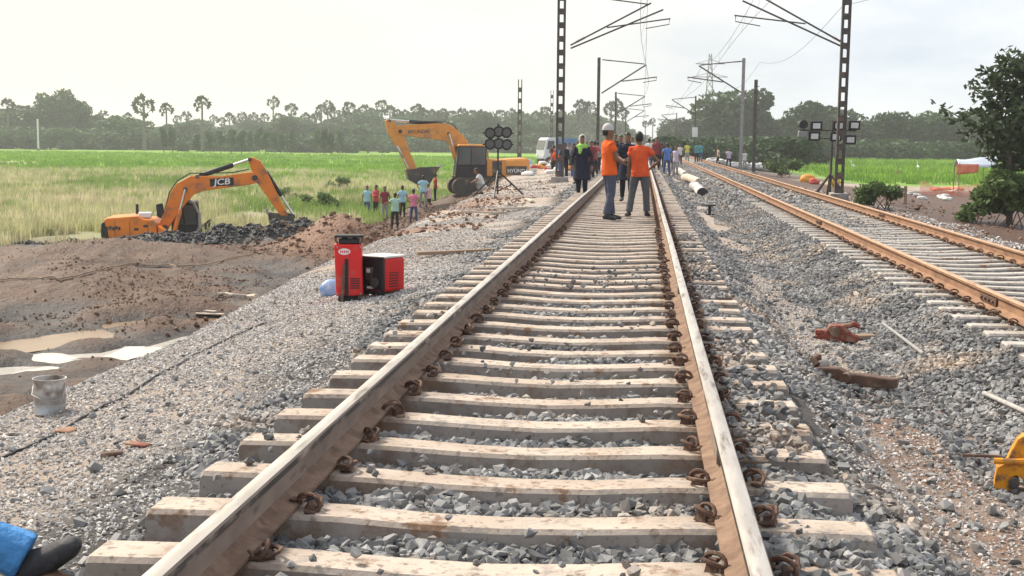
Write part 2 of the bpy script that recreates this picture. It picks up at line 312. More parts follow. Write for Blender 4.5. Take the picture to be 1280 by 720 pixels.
def H(x, y):
    x = np.asarray(x, float); y = np.asarray(y, float)
    z = np.interp(x, [-2.0, -1.86, -1.4, 0.36, 0.46, 0.56, 0.64, 0.76, 0.9, 1.1, 1.5, 2.2, 2.6, 3.0, 3.3, 5.6, 5.95, 6.7, 8.2, 12, 17, 30, 4000],
                  [-.18, -.155, -.115, -.11, -.07, -.045, -.05, -.09, -.105, -.17, -.44, -.53, -.42, -.27, -.265, -.265, -.34, -.62, -.78, -1.15, -1.5, -1.6, -1.6])
    xc = crest(y); wd = np.interp(y, [0, 25, 55, 3000], [2.2, 2.4, 3.8, 4.2])
    floor = np.interp(y, [0, 10, 30, 48, 60, 5000], [-1.86, -1.86, -2.1, -2.55, -2.7, -2.7])
    pit = 1 - ss(40, 55, y)
    fl = floor + pit * (0.42 * vn(x, y, 3.1) + 0.34 * vn(x + 9, y, 1.3) - 0.22 * np.abs(vn(x * .9 + y * .4, y + 5, 1.0)) + 0.16 * np.abs(vn(x, y + 5, 0.55)) + 0.07 * vn(x, y, 0.28) + 0.16 * np.abs(vn(x * .35 + y * .9, y * .35 - x * .9, 1.1))) + 0.12 * vn(x, y, 7)
    fl = fl + 0.50 * bell(x, y, -15.5, 37, 6, 5) + 0.35 * bell(x, y, -13, 30, 3, 4) + 0.3 * bell(x, y, -19, 33, 5, 3)
    dm = np.clip(np.maximum.reduce([bell(x, y, -12.6, 47.4, 1.9, 1.5) * 0.95, bell(x, y, -14.8, 48, 2.3, 1.6), bell(x, y, -17.6, 47.4, 2.3, 1.4) * 0.5, bell(x, y, -20, 46, 2.2, 1.4) * 0.2]), 0, 2)
    fl = fl + dm * (0.88 + 0.9 * vn(x, y, 1.0) + 0.55 * vn(x, y, 0.45))
    fl = fl + 1.35 * bell(x, y, -10.0, 43.5, 1.7, 2.4) + 0.5 * bell(x, y, -11.6, 55, 1.2, 2.5) + 0.75 * bell(x, y, -11.9, 72, 1.3, 2.2)
    for pts, r in PUD: k = np.clip(band(x, y, pts, r) * 1.5, 0, 1); fl = fl * (1 - k) + (WATER - 0.075 + 0.18 * vn(x, y, 0.7) + 0.14 * vn(x, y + 3, 0.3)) * k
    # shoulder from the sleeper ends down to the crest, then the bank
    t = np.clip((x - xc) / (-2.0 - xc), 0, 1)
    sh = -0.52 + (-0.19 + 0.52) * t + 0.05 * vn(x, y, 1.4) + 0.14 * ss(18, 40, y) * vn(x + 3, y, 2.2)
    k = ss(0, 1, (xc - x + 0.15) / wd)
    left = sh * (1 - k) + fl * k
    hb = bell(x, y, -9.9, 82, 3.2, 3.6); hb = np.clip(hb * 1.6, 0, 1); left = left * (1 - hb) + (-1.78 + .22 * vn(x, y, .9)) * hb
    z = np.where(x < -2.0, left, z)
    z = z - .05 * (np.abs(x - X2) < .74) * ss(30, 16, y)
    off = 1 - ((np.abs(x - X1) < 1.9) | (np.abs(x - X2) < 1.8))
    z = z + 0.05 * vn(x, y, 0.8) * off + (1 - off) * (0.05 * vn(x, y, 0.45) + 0.05 * vn(x + 5, y, 1.7) - .012 * ss(10, 18, y)) * (x < 1.4) + np.where(x > 6, 0.25 * vn(x, y, 2.5) * ss(6, 9, x) * (1 - ss(60, 90, y)), 0)
    return z
def spaced(a, b, s0, g):
    o = [a]; s = s0
    while abs(o[-1] - a) < abs(b - a): o.append(o[-1] + math.copysign(s, b - a)); s *= g
    return o
xs = spaced(-16, -1300, .14, 1.06)[::-1] + list(np.arange(-15.87, 6.5, .125)) + spaced(6.6, 1300, .13, 1.06)
ys = list(np.arange(-14, 3, .5)) + [3.0]
while ys[-1] < 1700: ys.append(ys[-1] + max(0.08, (0.0085 if ys[-1] < 60 else 0.0145) * ys[-1]))
GX, GY = np.meshgrid(xs, ys); GZ = H(GX, GY)
_xa, _ya = np.array(xs), np.array(ys)
_xl, _yl = list(xs), list(ys)
import bisect
def gz(x, y):
    i = min(max(bisect.bisect(_xl, x) - 1, 0), len(_xl) - 2); j = min(max(bisect.bisect(_yl, y) - 1, 0), len(_yl) - 2)
    u = (x - _xl[i]) / (_xl[i + 1] - _xl[i]); v = (y - _yl[j]) / (_yl[j + 1] - _yl[j])
    return float((GZ[j, i] * (1 - u) + GZ[j, i + 1] * u) * (1 - v) + (GZ[j + 1, i] * (1 - u) + GZ[j + 1, i + 1] * u) * v)
def onground(px, py):
    d = ray(px, py); t = 2.0
    while t < 1500:
        p = CAM + d * t
        if p.z < gz(p.x, p.y): break
        t *= 1.004
    return Vector((p.x, p.y, gz(p.x, p.y)))

def grid_mesh(name, X, Y, Z):
    r, c = X.shape; me = bpy.data.meshes.new(name)
    v = np.stack([X, Y, Z], -1).reshape(-1, 3); i = np.arange(r * c).reshape(r, c)
    f = np.stack([i[:-1, :-1], i[:-1, 1:], i[1:, 1:], i[1:, :-1]], -1).reshape(-1, 4)
    me.vertices.add(len(v)); me.vertices.foreach_set('co', v.ravel()); me.loops.add(f.size); me.loops.foreach_set('vertex_index', f.ravel())
    me.polygons.add(len(f)); me.polygons.foreach_set('loop_start', np.arange(len(f)) * 4); me.polygons.foreach_set('loop_total', np.full(len(f), 4))
    me.update(calc_edges=True); me.validate(); me.shade_smooth(); return me
gme = grid_mesh('ground', GX, GY, GZ)
x, y = GX.ravel(), GY.ravel(); xc = crest(y)
n1 = vn(x, y, 2.0) + 0.5 * vn(x, y, 0.7); nf = vn(x, y, 25) + 0.5 * vn(x, y, 9)
beige = ss(-2.3, -2.9, x + 0.5 * n1) + ss(1.1, 1.5, x + 0.3 * n1) * ss(2.6, 2.2, x + 0.3 * n1)
mud = ss(-0.1, 0.9, xc - x + 0.4 * n1) * (1 - ss(80, 100, y)) + ss(6.6, 7.4, x + n1) * (1 - ss(100, 125, y + 20 * nf))
red = np.clip(bell(x, y, -10.0, 43.5, 2.4, 3.4) * 1.5 + 01.0 * bell(x, y, -5.4, 33, 2.6, 15) * ss(-.12, .08, n1) * (x < -2.8) + 0.6 * bell(x, y, -8, 58, 2, 10) + .75 * ss(-.05, .3, n1) * bell(x, y, 1.75, 9, .9, 9), 0, 1)
clay = np.clip(np.maximum.reduce([bell(x, y, -12.9, 47.5, 3, 2), bell(x, y, -15, 47.5, 3, 2), bell(x, y, -17.6, 47, 3, 1.8), bell(x, y, -20, 46, 3, 1.8), bell(x, y, -24, 44.5, 4, 1.5), .8 * bell(x, y, -11.2, 45, 1.6, 1.6)]) * 1.8 + 0.3 * n1, 0, 1) * (x < -10)
clay = np.maximum(clay, .85 * ss(.20, .02, GZ.ravel() - WATER + .06 * n1) * (x < -5) * (y > 8) * (y < 38))
field = ss(-12.5, -14, x + 0.8 * n1) * ss(46, 51, y + 2 * n1)
gsel = y + 0.9 * (x + 45) + 75 * nf
green = field * ss(112, 146, gsel) + ss(12, 16, x) * ss(96, 104, y + 10 * nf)
scrub = np.where(x < 0, ss(440, 470, y + 20 * nf), ss(290, 310, y + 10 * nf)) * (np.abs(x) > 9)
straw = field * (1 - ss(112, 146, gsel))
pale = np.clip(np.maximum(bell(x, y, -20.0, 68, 3.2, 7), np.maximum(bell(x, y, -15.5, 82, 2.2, 7), .8 * bell(x, y, -17, 66, 1.4, 4))) * 1.6 - .3 + .5 * n1, 0, 1) * (x < -12)
path = .9 * pale + ss(9, 12, x) * (1 - ss(0.0, 3.0, np.abs(y - 92 - 0.3 * (x - 14)) - 3.5)) + 0.8 * ss(9, 12, x) * (1 - ss(0, 1.5, np.abs(y - 112 + 0.2 * (x - 14)) - 1.2))
za = gme.color_attributes.new('zone_a', 'FLOAT_COLOR', 'POINT'); zb = gme.color_attributes.new('zone_b', 'FLOAT_COLOR', 'POINT')
one = np.ones_like(x); c01 = lambda q: np.clip(q, 0, 1)
za.data.foreach_set('color', np.stack([c01(mud), c01(green), c01(straw), 1 - c01(scrub)], -1).ravel().astype(np.float32))
zb.data.foreach_set('color', np.stack([c01(clay), c01(red), c01(beige), c01(path)], -1).ravel().astype(np.float32))
def ground_mat():
    m = bpy.data.materials.new('ground_soil'); m.use_nodes = True; t = m.node_tree; n = t.nodes; l = t.links; b = n['Principled BSDF']
    b.inputs['Specular IOR Level'].default_value = 0.25
    tc = n.new('ShaderNodeTexCoord')
    def noise(s, d=6, st=None, r=0.6):
        q = n.new('ShaderNodeTexNoise'); q.inputs['Scale'].default_value = s; q.inputs['Detail'].default_value = d; q.inputs['Roughness'].default_value = r
        if st:
            mp = n.new('ShaderNodeMapping'); mp.inputs['Scale'].default_value = st; l.new(tc.outputs['Object'], mp.inputs[0]); l.new(mp.outputs[0], q.inputs['Vector'])
        else: l.new(tc.outputs['Object'], q.inputs['Vector'])
        return q.outputs['Fac']
    def mr(f, a, c):
        r = n.new('ShaderNodeMapRange'); r.inputs['From Min'].default_value = a; r.inputs['From Max'].default_value = c; l.new(f, r.inputs['Value']); return r.outputs[0]
    def mix(f, a, c):
        q = n.new('ShaderNodeMix'); q.data_type = 'RGBA'; l.new(f, q.inputs['Factor'])
        for k, v in (('A', a), ('B', c)):
            if isinstance(v, tuple): q.inputs[k].default_value = (*v, 1)
            else: l.new(v, q.inputs[k])
        return q.outputs['Result']
    A = n.new('ShaderNodeVertexColor'); A.layer_name = 'zone_a'; B = n.new('ShaderNodeVertexColor'); B.layer_name = 'zone_b'
    sa = n.new('ShaderNodeSeparateColor'); sb = n.new('ShaderNodeSeparateColor'); l.new(A.outputs[0], sa.inputs[0]); l.new(B.outputs[0], sb.inputs[0])
    f1 = mr(noise(1.3), .35, .65); f2 = mr(noise(9), .35, .65); f3 = mr(noise(40), .35, .65); f4 = mr(noise(0.12, 4), .38, .62)
    fb = mr(noise(0.05, 5, (0.35, 1, 1)), .42, .58)
    col = mix(f3, (0.075, 0.07, 0.068), (0.13, 0.122, 0.117))
    col = mix(sb.outputs['Blue'], col, mix(f1, mix(f3, (0.47, 0.425, 0.385), (0.33, 0.30, 0.275)), mix(f3, (0.49, 0.37, 0.29), (0.42, 0.34, 0.285))))
    col = mix(sa.outputs['Red'], col, mix(f1, mix(f2, (0.165, 0.085, 0.050), (0.085, 0.046, 0.030)), mix(f2, (0.05, 0.031, 0.023), (0.125, 0.07, 0.045))))
    col = mix(sb.outputs['Green'], col, mix(f2, (0.29, 0.145, 0.082), (0.17, 0.092, 0.062)))
    col = mix(sb.outputs['Red'], col, mix(f2, (0.075, 0.075, 0.08), (0.05, 0.048, 0.05)))
    col = mix(sa.outputs['Blue'], col, mix(f4, mix(f2, (0.30, 0.27, 0.15), (0.22, 0.22, 0.10)), mix(f2, (0.20, 0.25, 0.08), (0.26, 0.25, 0.13))))
    col = mix(sa.outputs['Green'], col, mix(fb, mix(f4, (0.21, 0.36, 0.04), (0.15, 0.29, 0.03)), mix(f4, (0.10, 0.20, 0.03), (0.26, 0.39, 0.06))))
    iv = n.new('ShaderNodeMath'); iv.operation = 'SUBTRACT'; iv.inputs[0].default_value = 1.0; l.new(A.outputs['Alpha'], iv.inputs[1])
    col = mix(iv.outputs[0], col, mix(f4, (0.07, 0.10, 0.035), (0.05, 0.08, 0.03)))
    col = mix(B.outputs['Alpha'], col, mix(f1, (0.42, 0.35, 0.28), (0.33, 0.26, 0.2)))
    l.new(col, b.inputs['Base Color'])
    wet = n.new('ShaderNodeMapRange'); wet.inputs['To Min'].default_value = 0.92; wet.inputs['To Max'].default_value = 0.5
    l.new(sa.outputs['Red'], wet.inputs['Value']); l.new(wet.outputs[0], b.inputs['Roughness'])
    b1 = n.new('ShaderNodeBump'); b1.inputs['Strength'].default_value = 1.0; b1.inputs['Distance'].default_value = 0.14; l.new(noise(4.5, 8, None, .68), b1.inputs['Height'])
    b2 = n.new('ShaderNodeBump'); b2.inputs['Strength'].default_value = 0.7; b2.inputs['Distance'].default_value = 0.012; l.new(noise(45, 5), b2.inputs['Height']); l.new(b1.outputs[0], b2.inputs['Normal'])
    l.new(b2.outputs[0], b.inputs['Normal']); return m
tag(link('ground', gme, ground_mat()), kind='structure')

# puddles: one water sheet per hollow
def water_mat(name, c, rough, spec):
    m = pmat(name, c, tuple(0.8 * q for q in c), 1.2, rough, 0.12, 3.0, spec=spec, coord='Object', bdist=0.01); return m
M['water'] = water_mat('sky_white_puddle_water', (0.62, 0.58, 0.53), 0.04, 1.0); M['water'].node_tree.nodes['Principled BSDF'].inputs['IOR'].default_value = 1.9  # white sky reflection painted into the base colour of the silty water
M['muddywater'] = water_mat('muddy_water', (0.25, 0.165, 0.105), 0.25, 0.4)
for i, (pts, r) in enumerate(PUD):
    b = MB(); rr = r * 1.25; cs = pts
    lo = [(px_, py_ - rr * 1.6) for px_, py_ in cs]; hi = [(px_, py_ + rr * 1.6) for px_, py_ in cs][::-1]
    poly = [(cs[0][0] - rr, cs[0][1])] + lo + [(cs[-1][0] + rr, cs[-1][1])] + hi
    zz = WATER + (0.001 * i)
    b.add([(a, c, zz) for a, c in poly], [tuple(range(len(poly)))])
    o = b.build('puddle', M['muddywater'] if i > 2 else M['water'], smooth=None); tag(o, kind='structure')

# ------------------------------------------------------------------ scatter of countless small pieces (stuff) by geometry nodes
def rock_meshes(k, n, mat, flatten=0.7):
    res = []
    for i in range(k):
        bm = bmesh.new()
        for _ in range(n):
            v = Vector((random.gauss(0, 1), random.gauss(0, 1), random.gauss(0, 1))).normalized()
            bm.verts.new(Vector((v.x * random.uniform(.85, 1.25), v.y * random.uniform(.75, 1.0), v.z * flatten)))
        h = bmesh.ops.convex_hull(bm, input=bm.verts)
        bmesh.ops.delete(bm, geom=list({e for e in h['geom_interior'] + h['geom_unused'] if isinstance(e, bmesh.types.BMVert)}), context='VERTS')
        me = bpy.data.meshes.new('stone'); bm.to_mesh(me); bm.free(); me.materials.append(mat); res.append(me)
    return res
def scatter(name, pts, rot, scl, meshes, kind='stuff'):
    me = bpy.data.meshes.new(name); n = len(pts); me.vertices.add(n); me.vertices.foreach_set('co', np.asarray(pts, np.float32).ravel())
    a = me.attributes.new('rot', 'FLOAT_VECTOR', 'POINT'); a.data.foreach_set('vector', np.asarray(rot, np.float32).ravel())
    a = me.attributes.new('scl', 'FLOAT_VECTOR', 'POINT'); a.data.foreach_set('vector', np.asarray(scl, np.float32).ravel())
    a = me.attributes.new('pick', 'INT', 'POINT'); a.data.foreach_set('value', rng.integers(0, len(meshes), n).astype(np.int32))
    me.update(); o = link(name, me); tag(o, kind=kind)
    g = bpy.data.node_groups.new(name, 'GeometryNodeTree')
    g.interface.new_socket('Geometry', in_out='INPUT', socket_type='NodeSocketGeometry'); g.interface.new_socket('Geometry', in_out='OUTPUT', socket_type='NodeSocketGeometry')
    gi = g.nodes.new('NodeGroupInput'); go = g.nodes.new('NodeGroupOutput'); ip = g.nodes.new('GeometryNodeInstanceOnPoints'); jn = g.nodes.new('GeometryNodeJoinGeometry')
    for mm in reversed(meshes):
        src = bpy.data.objects.new(name + '_piece', mm)
        oi = g.nodes.new('GeometryNodeObjectInfo'); oi.inputs['Object'].default_value = src; oi.inputs['As Instance'].default_value = True
        g.links.new(oi.outputs['Geometry'], jn.inputs[0])
    def attr(nm, ty):
        q = g.nodes.new('GeometryNodeInputNamedAttribute'); q.data_type = ty; q.inputs['Name'].default_value = nm; return q.outputs['Attribute']
    er = g.nodes.new('FunctionNodeEulerToRotation')
    g.links.new(attr('rot', 'FLOAT_VECTOR'), er.inputs[0]); g.links.new(er.outputs[0], ip.inputs['Rotation'])
    g.links.new(attr('scl', 'FLOAT_VECTOR'), ip.inputs['Scale']); g.links.new(attr('pick', 'INT'), ip.inputs['Instance Index'])
    ip.inputs['Pick Instance'].default_value = True
    g.links.new(gi.outputs[0], ip.inputs['Points']); g.links.new(jn.outputs[0], ip.inputs['Instance']); g.links.new(ip.outputs[0], go.inputs[0])
    md = o.modifiers.new('scatter', 'NODES'); md.node_group = g; return o
def pts_in(n, x0, x1, y0, y1, keep=None, logy=False):
    x = rng.uniform(x0, x1, n)
    y = np.exp(rng.uniform(math.log(y0), math.log(y1), n)) if logy else rng.uniform(y0, y1, n)
    k = (x > -0.52 * y - 1.2) & (x < 0.33 * y + 1.5)       # roughly what the lens and a step to the side take in
    if keep is not None: k &= keep(x, y)
    return x[k], y[k]
def stones(name, zones, meshes, lift=0.3):
    P, Q, S = [], [], []
    for n, x0, x1, y0, y1, s0, s1, keep in zones:
        x, y = pts_in(n, x0, x1, y0, y1, keep); s = s0 + (s1 - s0) * rng.random(len(x)) ** 1.8
        z = np.where((np.abs(x - X1) < 1.3) & (n < 3000), np.maximum(H(x, y), .004), H(x, y)) + s * lift + rng.normal(0, 0.25, len(x)) * s
        P.append(np.stack([x, y, z], -1)); Q.append(np.stack([rng.normal(0, .45, len(x)), rng.normal(0, .45, len(x)), rng.uniform(0, 6.28, len(x))], -1)); S.append(np.repeat(s[:, None], 3, 1))
    return scatter(name, np.concatenate(P), np.concatenate(Q), np.concatenate(S), meshes)
bal = rock_meshes(9, 11, M['ballast'])
edge = lambda x, y: (vn(x, y, 1.1) * 1.3 + np.where(x < -1.4, np.clip((-2.15 - x) * -1.3, -1.2, .6), np.clip(np.minimum(np.abs(x - 1.62) - np.interp(y, [0, 8, 14, 22], [.72, .62, .42, .2]), 1) * 1.4, -.6, .6))) > -0.12
stones('ballast', [(800, -1.85, .85, 2.8, 16, .014, .034, lambda x, y: (np.minimum(np.abs(x - X1 - .8715), np.abs(x - X1 + .8715)) > .09) & (vn(x, y, .9) > .02)), (1500, .46, .80, 2.6, 22, .018, .038, lambda x, y: vn(x, y, .8) > -.05), (46000, -3.4, 3.0, 2.6, 14, .019, .042, edge), (30000, -1.9, 0.9, 2.6, 15, .021, .044, None), (1500, -4.4, -2.2, 3, 22, .010, .034, None), (2600, 1.0, 2.5, 4.5, 26, .012, .040, None),
                   (110000, -3.4, 6.6, 14, 40, .024, .046, edge), (20000, 2.2, 6.4, 7, 20, .022, .042, None), (60000, -3.2, 7.0, 38, 110, .05, .085, edge)], bal, 0.25)
grv = rock_meshes(6, 9, M['gravel'], .6)
stones('gravel', [(70000, -4.7, -1.95, 3, 18, .006, .019, None), (46000, -5.6, -2.1, 14, 34, .010, .026, lambda x, y: (y < 19) | (vn(x, y, 2.1) + .5 * vn(x, y, .7) + .05 * (x + 4) > -.12)), (30000, 1.0, 2.7, 4.5, 24, .007, .019, None), (14000, -8.8, -2.4, 30, 80, .02, .05, lambda x, y: vn(x, y, 2.1) + .5 * vn(x, y, .7) + .06 * (x + 4) > -.05), (7000, 6.4, 9, 18, 70, .02, .06, None)], grv, 0.2)
cl = rock_meshes(7, 14, M['clod'], .75); dirtm = rock_meshes(7, 14, M['soilclod'], .7)
clayk = lambda x, y: np.maximum.reduce([bell(x, y, -12.7, 47.6, 2.4, 1.8), bell(x, y, -15, 47.6, 2.8, 1.8), bell(x, y, -17.8, 47, 2.8, 1.6), bell(x, y, -20.5, 46, 3, 1.5)]) > 0.35
stones('clay_clods', [(12000, -24, -9.5, 44, 51, .025, .10, clayk), (160, -17, -9.5, 44, 50, .10, .20, clayk)], cl, 0.3)
bankk = lambda x, y: (x < crest(y) - 0.4) & (band(x, y, PUD[0][0], .9) < .4) & (band(x, y, PUD[1][0], .9) < .4) & (band(x, y, PUD[2][0], .9) < .4)
stones('soil_clods', [(5000, -17, -5.4, 11, 46, .008, .03, bankk), (160, -16, -5.4, 20, 46, .03, .08, bankk), (26000, -18, -5.2, 12, 47, .008, .04, lambda x, y: bankk(x, y) & (vn(x, y, 3.4) + .5 * vn(x, y, .8) > .10)), (4200, -14, -6.0, 40, 75, .02, .13, bankk), (5000, -8.5, -3.2, 22, 62, .012, .07, lambda x, y: vn(x, y, 2.1) + .5 * vn(x, y, .7) < 0), (700, 6.6, 13, 20, 70, .03, .12, None)], dirtm, 0.2)

def tuft(nb, h, spread, wd, mat, bend=0.35):
    b = MB()
    for _ in range(nb):
        a = random.uniform(0, 6.28); r = spread * math.sqrt(random.random()); p = Vector((r * math.cos(a), r * math.sin(a), 0)); hh = h * random.uniform(.55, 1.1)
        a2 = random.uniform(0, 6.28); ln = Vector((math.cos(a2), math.sin(a2), 0)) * hh * random.uniform(.05, bend); sd = Vector((-math.sin(a2), math.cos(a2), 0)) * wd
        q = p + ln * .4 + Vector((0, 0, hh * .6)); tp = p + ln + Vector((0, 0, hh))
        b.add([p - sd, p + sd, q + sd * .8, q - sd * .8, tp], [(0, 1, 2, 3), (3, 2, 4)])
    me = b.mesh('tuft', None); me.materials.append(mat); return me
def grass(name, zones, meshes):
    P, Q, S = [], [], []
    for n, x0, x1, y0, y1, s0, s1, keep, lg in zones:
        x, y = pts_in(n, x0, x1, y0, y1, keep, lg); s = rng.uniform(s0, s1, len(x))
        P.append(np.stack([x, y, H(x, y) - .02], -1)); Q.append(np.stack([x * 0, x * 0, rng.uniform(0, 6.28, len(x))], -1)); S.append(np.stack([s, s, s * rng.uniform(.7, 1.25, len(x))], -1))
    return scatter(name, np.concatenate(P), np.concatenate(Q), np.concatenate(S), meshes)
off_mud = lambda x, y: (x < -13.0) & (y > 49 + 3 * vn(x, y, 3) + 0.0 * x) & (clayk(x, y) == 0) & ~((np.abs(x + 20) < 3.6) & (np.abs(y - 50.5) < 3.6)) & (bell(x, y, -20.0, 68, 3.2, 7) < .45) & (bell(x, y, -15.5, 82, 2.2, 7) < .45)
gr_keep = lambda x, y: off_mud(x, y) & (vn(x, y, 14) + .4 * vn(x, y, 4) > -0.03)
st_keep = lambda x, y: off_mud(x, y) & (vn(x, y, 14) + .4 * vn(x, y, 4) < 0.05)
near_l = lambda x, y: (x < -19) & (y > 44.5 - 0.12 * (x + 19)) & (clayk(x, y) == 0) & ~((np.abs(x + 20) < 3.6) & (np.abs(y - 50.5) < 3.6)) & (bell(x, y, -20.0, 68, 3.2, 7) < .45) & (bell(x, y, -15.5, 82, 2.2, 7) < .45)
grass('dry_reeds', [(26000, -80, -13, 47, 165, .8, 1.25, st_keep, True), (3000, -34, -19, 44, 54, .7, 1.1, near_l, False)], [tuft(14, .62, .28, .016, M['straw'], .5) for _ in range(5)])
grass('green_reeds', [(15000, -80, -13, 48, 170, .8, 1.2, gr_keep, True), (3500, -17, -9, 58, 120, .4, .9, lambda x, y: x < -13 + .0 * y, False)], [tuft(14, .55, .28, .016, M['reed'], .4) for _ in range(5)])
pk = lambda x, y: ((x < -14) & (y + 0.9 * (x + 45) > 124 - 75 * (vn(x, y, 25) + .5 * vn(x, y, 9))) | (x > 16) & (y > 104))
grass('paddy_shoots', [(26000, -190, 130, 100, 340, 1.2, 2.2, pk, True)], [tuft(10, .30, .42, .03, M['paddy'], .3) for _ in range(4)])

# ------------------------------------------------------------------ tracks
def rail_mesh(name, y0, y1, wob, seed, inner):
    prof = [(-.075, 0), (.075, 0), (.075, .011), (.030, .026), (.010, .045), (.009, .118), (.026, .130), (.0345, .136), (.0345, .160), (.029, .168), (.012, .172), (-.012, .172), (-.029, .168), (-.0345, .160), (-.0345, .136), (-.026, .130), (-.009, .118), (-.010, .045), (-.030, .026), (-.075, .011)]
    ysl = [y0]
    while ysl[-1] < y1: ysl.append(ysl[-1] + max(0.5, ysl[-1] * .03))
    n = len(prof); b = MB(); vs = []; fs = []
    for i, yy in enumerate(ysl):
        ox = wob * (math.sin(yy * .35 + seed) + .6 * math.sin(yy * .13 + 2 * seed)); oz = wob * .8 * math.sin(yy * .22 + 3 * seed)
        vs += [(px_ + ox, yy, pz_ + oz) for px_, pz_ in prof]
    b.v = [tuple(v) for v in vs]
    for i in range(len(ysl) - 1):
        for j in range(n):
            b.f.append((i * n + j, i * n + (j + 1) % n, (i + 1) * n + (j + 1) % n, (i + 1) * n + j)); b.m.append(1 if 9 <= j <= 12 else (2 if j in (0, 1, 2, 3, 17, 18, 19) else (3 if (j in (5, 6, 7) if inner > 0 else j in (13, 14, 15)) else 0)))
    b.f.append(tuple(range(n))); b.m.append(0); b.f.append(tuple((len(ysl) - 1) * n + j for j in range(n))); b.m.append(0)
    return b.mesh(name, 30)
def sleeper_mesh(var):
    b = MB(); rs = random.Random(var); sec = [-1.375, -1.36, -1.1, -.87, -.62, -.3, 0, .3, .62, .87, 1.1, 1.36, 1.375]
    top = [-.012, 0, .002, 0, -.004, -.022, -.028, -.022, -.004, 0, .002, 0, -.012]; vs = []
    for x_, t in zip(sec, top):
        wt = (.098 if abs(x_) > .5 else .092) - (.006 if abs(x_) > 1.37 else 0) + rs.uniform(-.003, .003); t += rs.uniform(-.003, .003); wb = .125
        vs += [(x_, -wb, -.22), (x_, -wt - .004, t - .018), (x_, -wt + .012, t), (x_, wt - .012, t), (x_, wt + .004, t - .018), (x_, wb, -.22)]
    fs = []; k = len(sec)
    for i in range(k - 1):
        for j in range(6): fs.append((i * 6 + j, i * 6 + (j + 1) % 6, (i + 1) * 6 + (j + 1) % 6, (i + 1) * 6 + j))
    fs += [tuple(range(6)), tuple((k - 1) * 6 + j for j in range(6))]
    b.add(vs, fs); return b.mesh('sleeper', 28)
def clip_mesh():
    b = MB(); P = [(.045, -.062, .014), (.0, -.064, .016)]
    for i in range(13):
        a = -1.3 + i / 12 * 5.4; r = .047
        P.append((.012 + r * math.cos(a), -.052 + .1 * i / 12, .034 + r * math.sin(a) * .75))
    P += [(-.058, .045, .020), (-.066, .015, .014)]
    b.chain(P, .0098, 6); b.chain([(-.055, .03, .012), (-.02, .055, .03), (.03, .06, .05), (.062, .035, .052), (.066, -.005, .036), (.05, -.03, .018)], .0098, 6)
    b.box((.03, 0, .012), (.06, .085, .045), taper=.6); return b.mesh('rail_clip', 50)
CLIP = clip_mesh(); CLIP.materials.append(M['clip'])
GA = 0.8715
def railway(name, label, xt, zt, y0, y1, smats, rmats, clips_to, wob):
    t = empty(name, (xt, 0, zt), 0, label, 'railway track')
    for s in (-1, 1):
        me = rail_mesh('rail', 1.0, 520, wob, 1.7 + s * .4 + xt, -s); link('rail', me, rmats, t, (s * GA, 0, .010))
    protos = []
    for i in range(5):
        me = sleeper_mesh(i + int(xt * 10)); me.materials.append(smats[0]); protos.append(me)
    wmesh = sleeper_mesh(99); wmesh.materials.append(smats[1])
    yy = y0; i = 0; rs = random.Random(int(xt * 7)); far = MB(); farclip = MB()
    while yy < 520:
        j = (rs.uniform(-.012, .012), rs.uniform(-.02, .02), rs.uniform(-.007, .003), rs.gauss(0, .006))
        if i < 290:
            s = link('sleeper', wmesh if (i == 0 and xt < 0) else protos[rs.randrange(5)], None, t, (j[0], yy + j[1], j[2]), (rs.gauss(0, .008), 0, j[3]))
            if yy < clips_to:
                for gx in (-GA, GA):
                    for sd in (-1, 1):
                        link('rail_clip', CLIP, None, s, (gx + sd * .098, rs.uniform(-.03, .03), .004), (rs.gauss(0, .14), rs.gauss(0, .14), (0 if sd > 0 else math.pi) + rs.gauss(0, .4))).scale = (rs.uniform(.78, .95),) * 3
            elif yy < 75:
                for gx in (-GA, GA):
                    for sd in (-1, 1): farclip.chain([(gx + sd * .06, yy - .05, .02), (gx + sd * .13, yy - .04, .05), (gx + sd * .13, yy + .04, .05), (gx + sd * .06, yy + .05, .03)], .014, 4)
        else: far.box((0, yy, -.1), (2.74, .2, .2))
        yy += .60; i += 1
    tag(farclip.build('rail_clip', M['clip'], t, smooth=None), kind='stuff'); tag(far.build('sleeper', smats[0], t, smooth=None), kind='stuff')
    return t
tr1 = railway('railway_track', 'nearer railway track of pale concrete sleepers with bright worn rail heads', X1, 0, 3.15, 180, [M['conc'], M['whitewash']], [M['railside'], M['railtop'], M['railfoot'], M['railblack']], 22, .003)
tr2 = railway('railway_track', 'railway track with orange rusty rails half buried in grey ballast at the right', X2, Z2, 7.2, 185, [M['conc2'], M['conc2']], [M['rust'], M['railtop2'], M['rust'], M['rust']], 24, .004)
for s, yy in ((-1, 13.8), (1, 16.6), (-1, 27.0), (1, 30)):       # fishplates at the rail joints
    b = MB()
    for q in (-1, 1):
        b.box((q * .022, 0, .08), (.022, .62, .075))
        for k in range(4): b.tube((q * .03, -.22 + k * .147, .08), (q * .055, -.22 + k * .147, .08), .017, n=6)
    b.build('fishplate', M['clip'], tr2, (s * GA, yy, .01), smooth=None, bevel=.003, seg=1)
for y0 in (5.9, 12.4):
    b = MB()
    for q in (-1, 1): b.box((q * .022, 0, .08), (.02, .5, .07))
    b.build('fishplate', M['railside'], tr1, (GA, y0, .01), smooth=None, bevel=.003, seg=1)

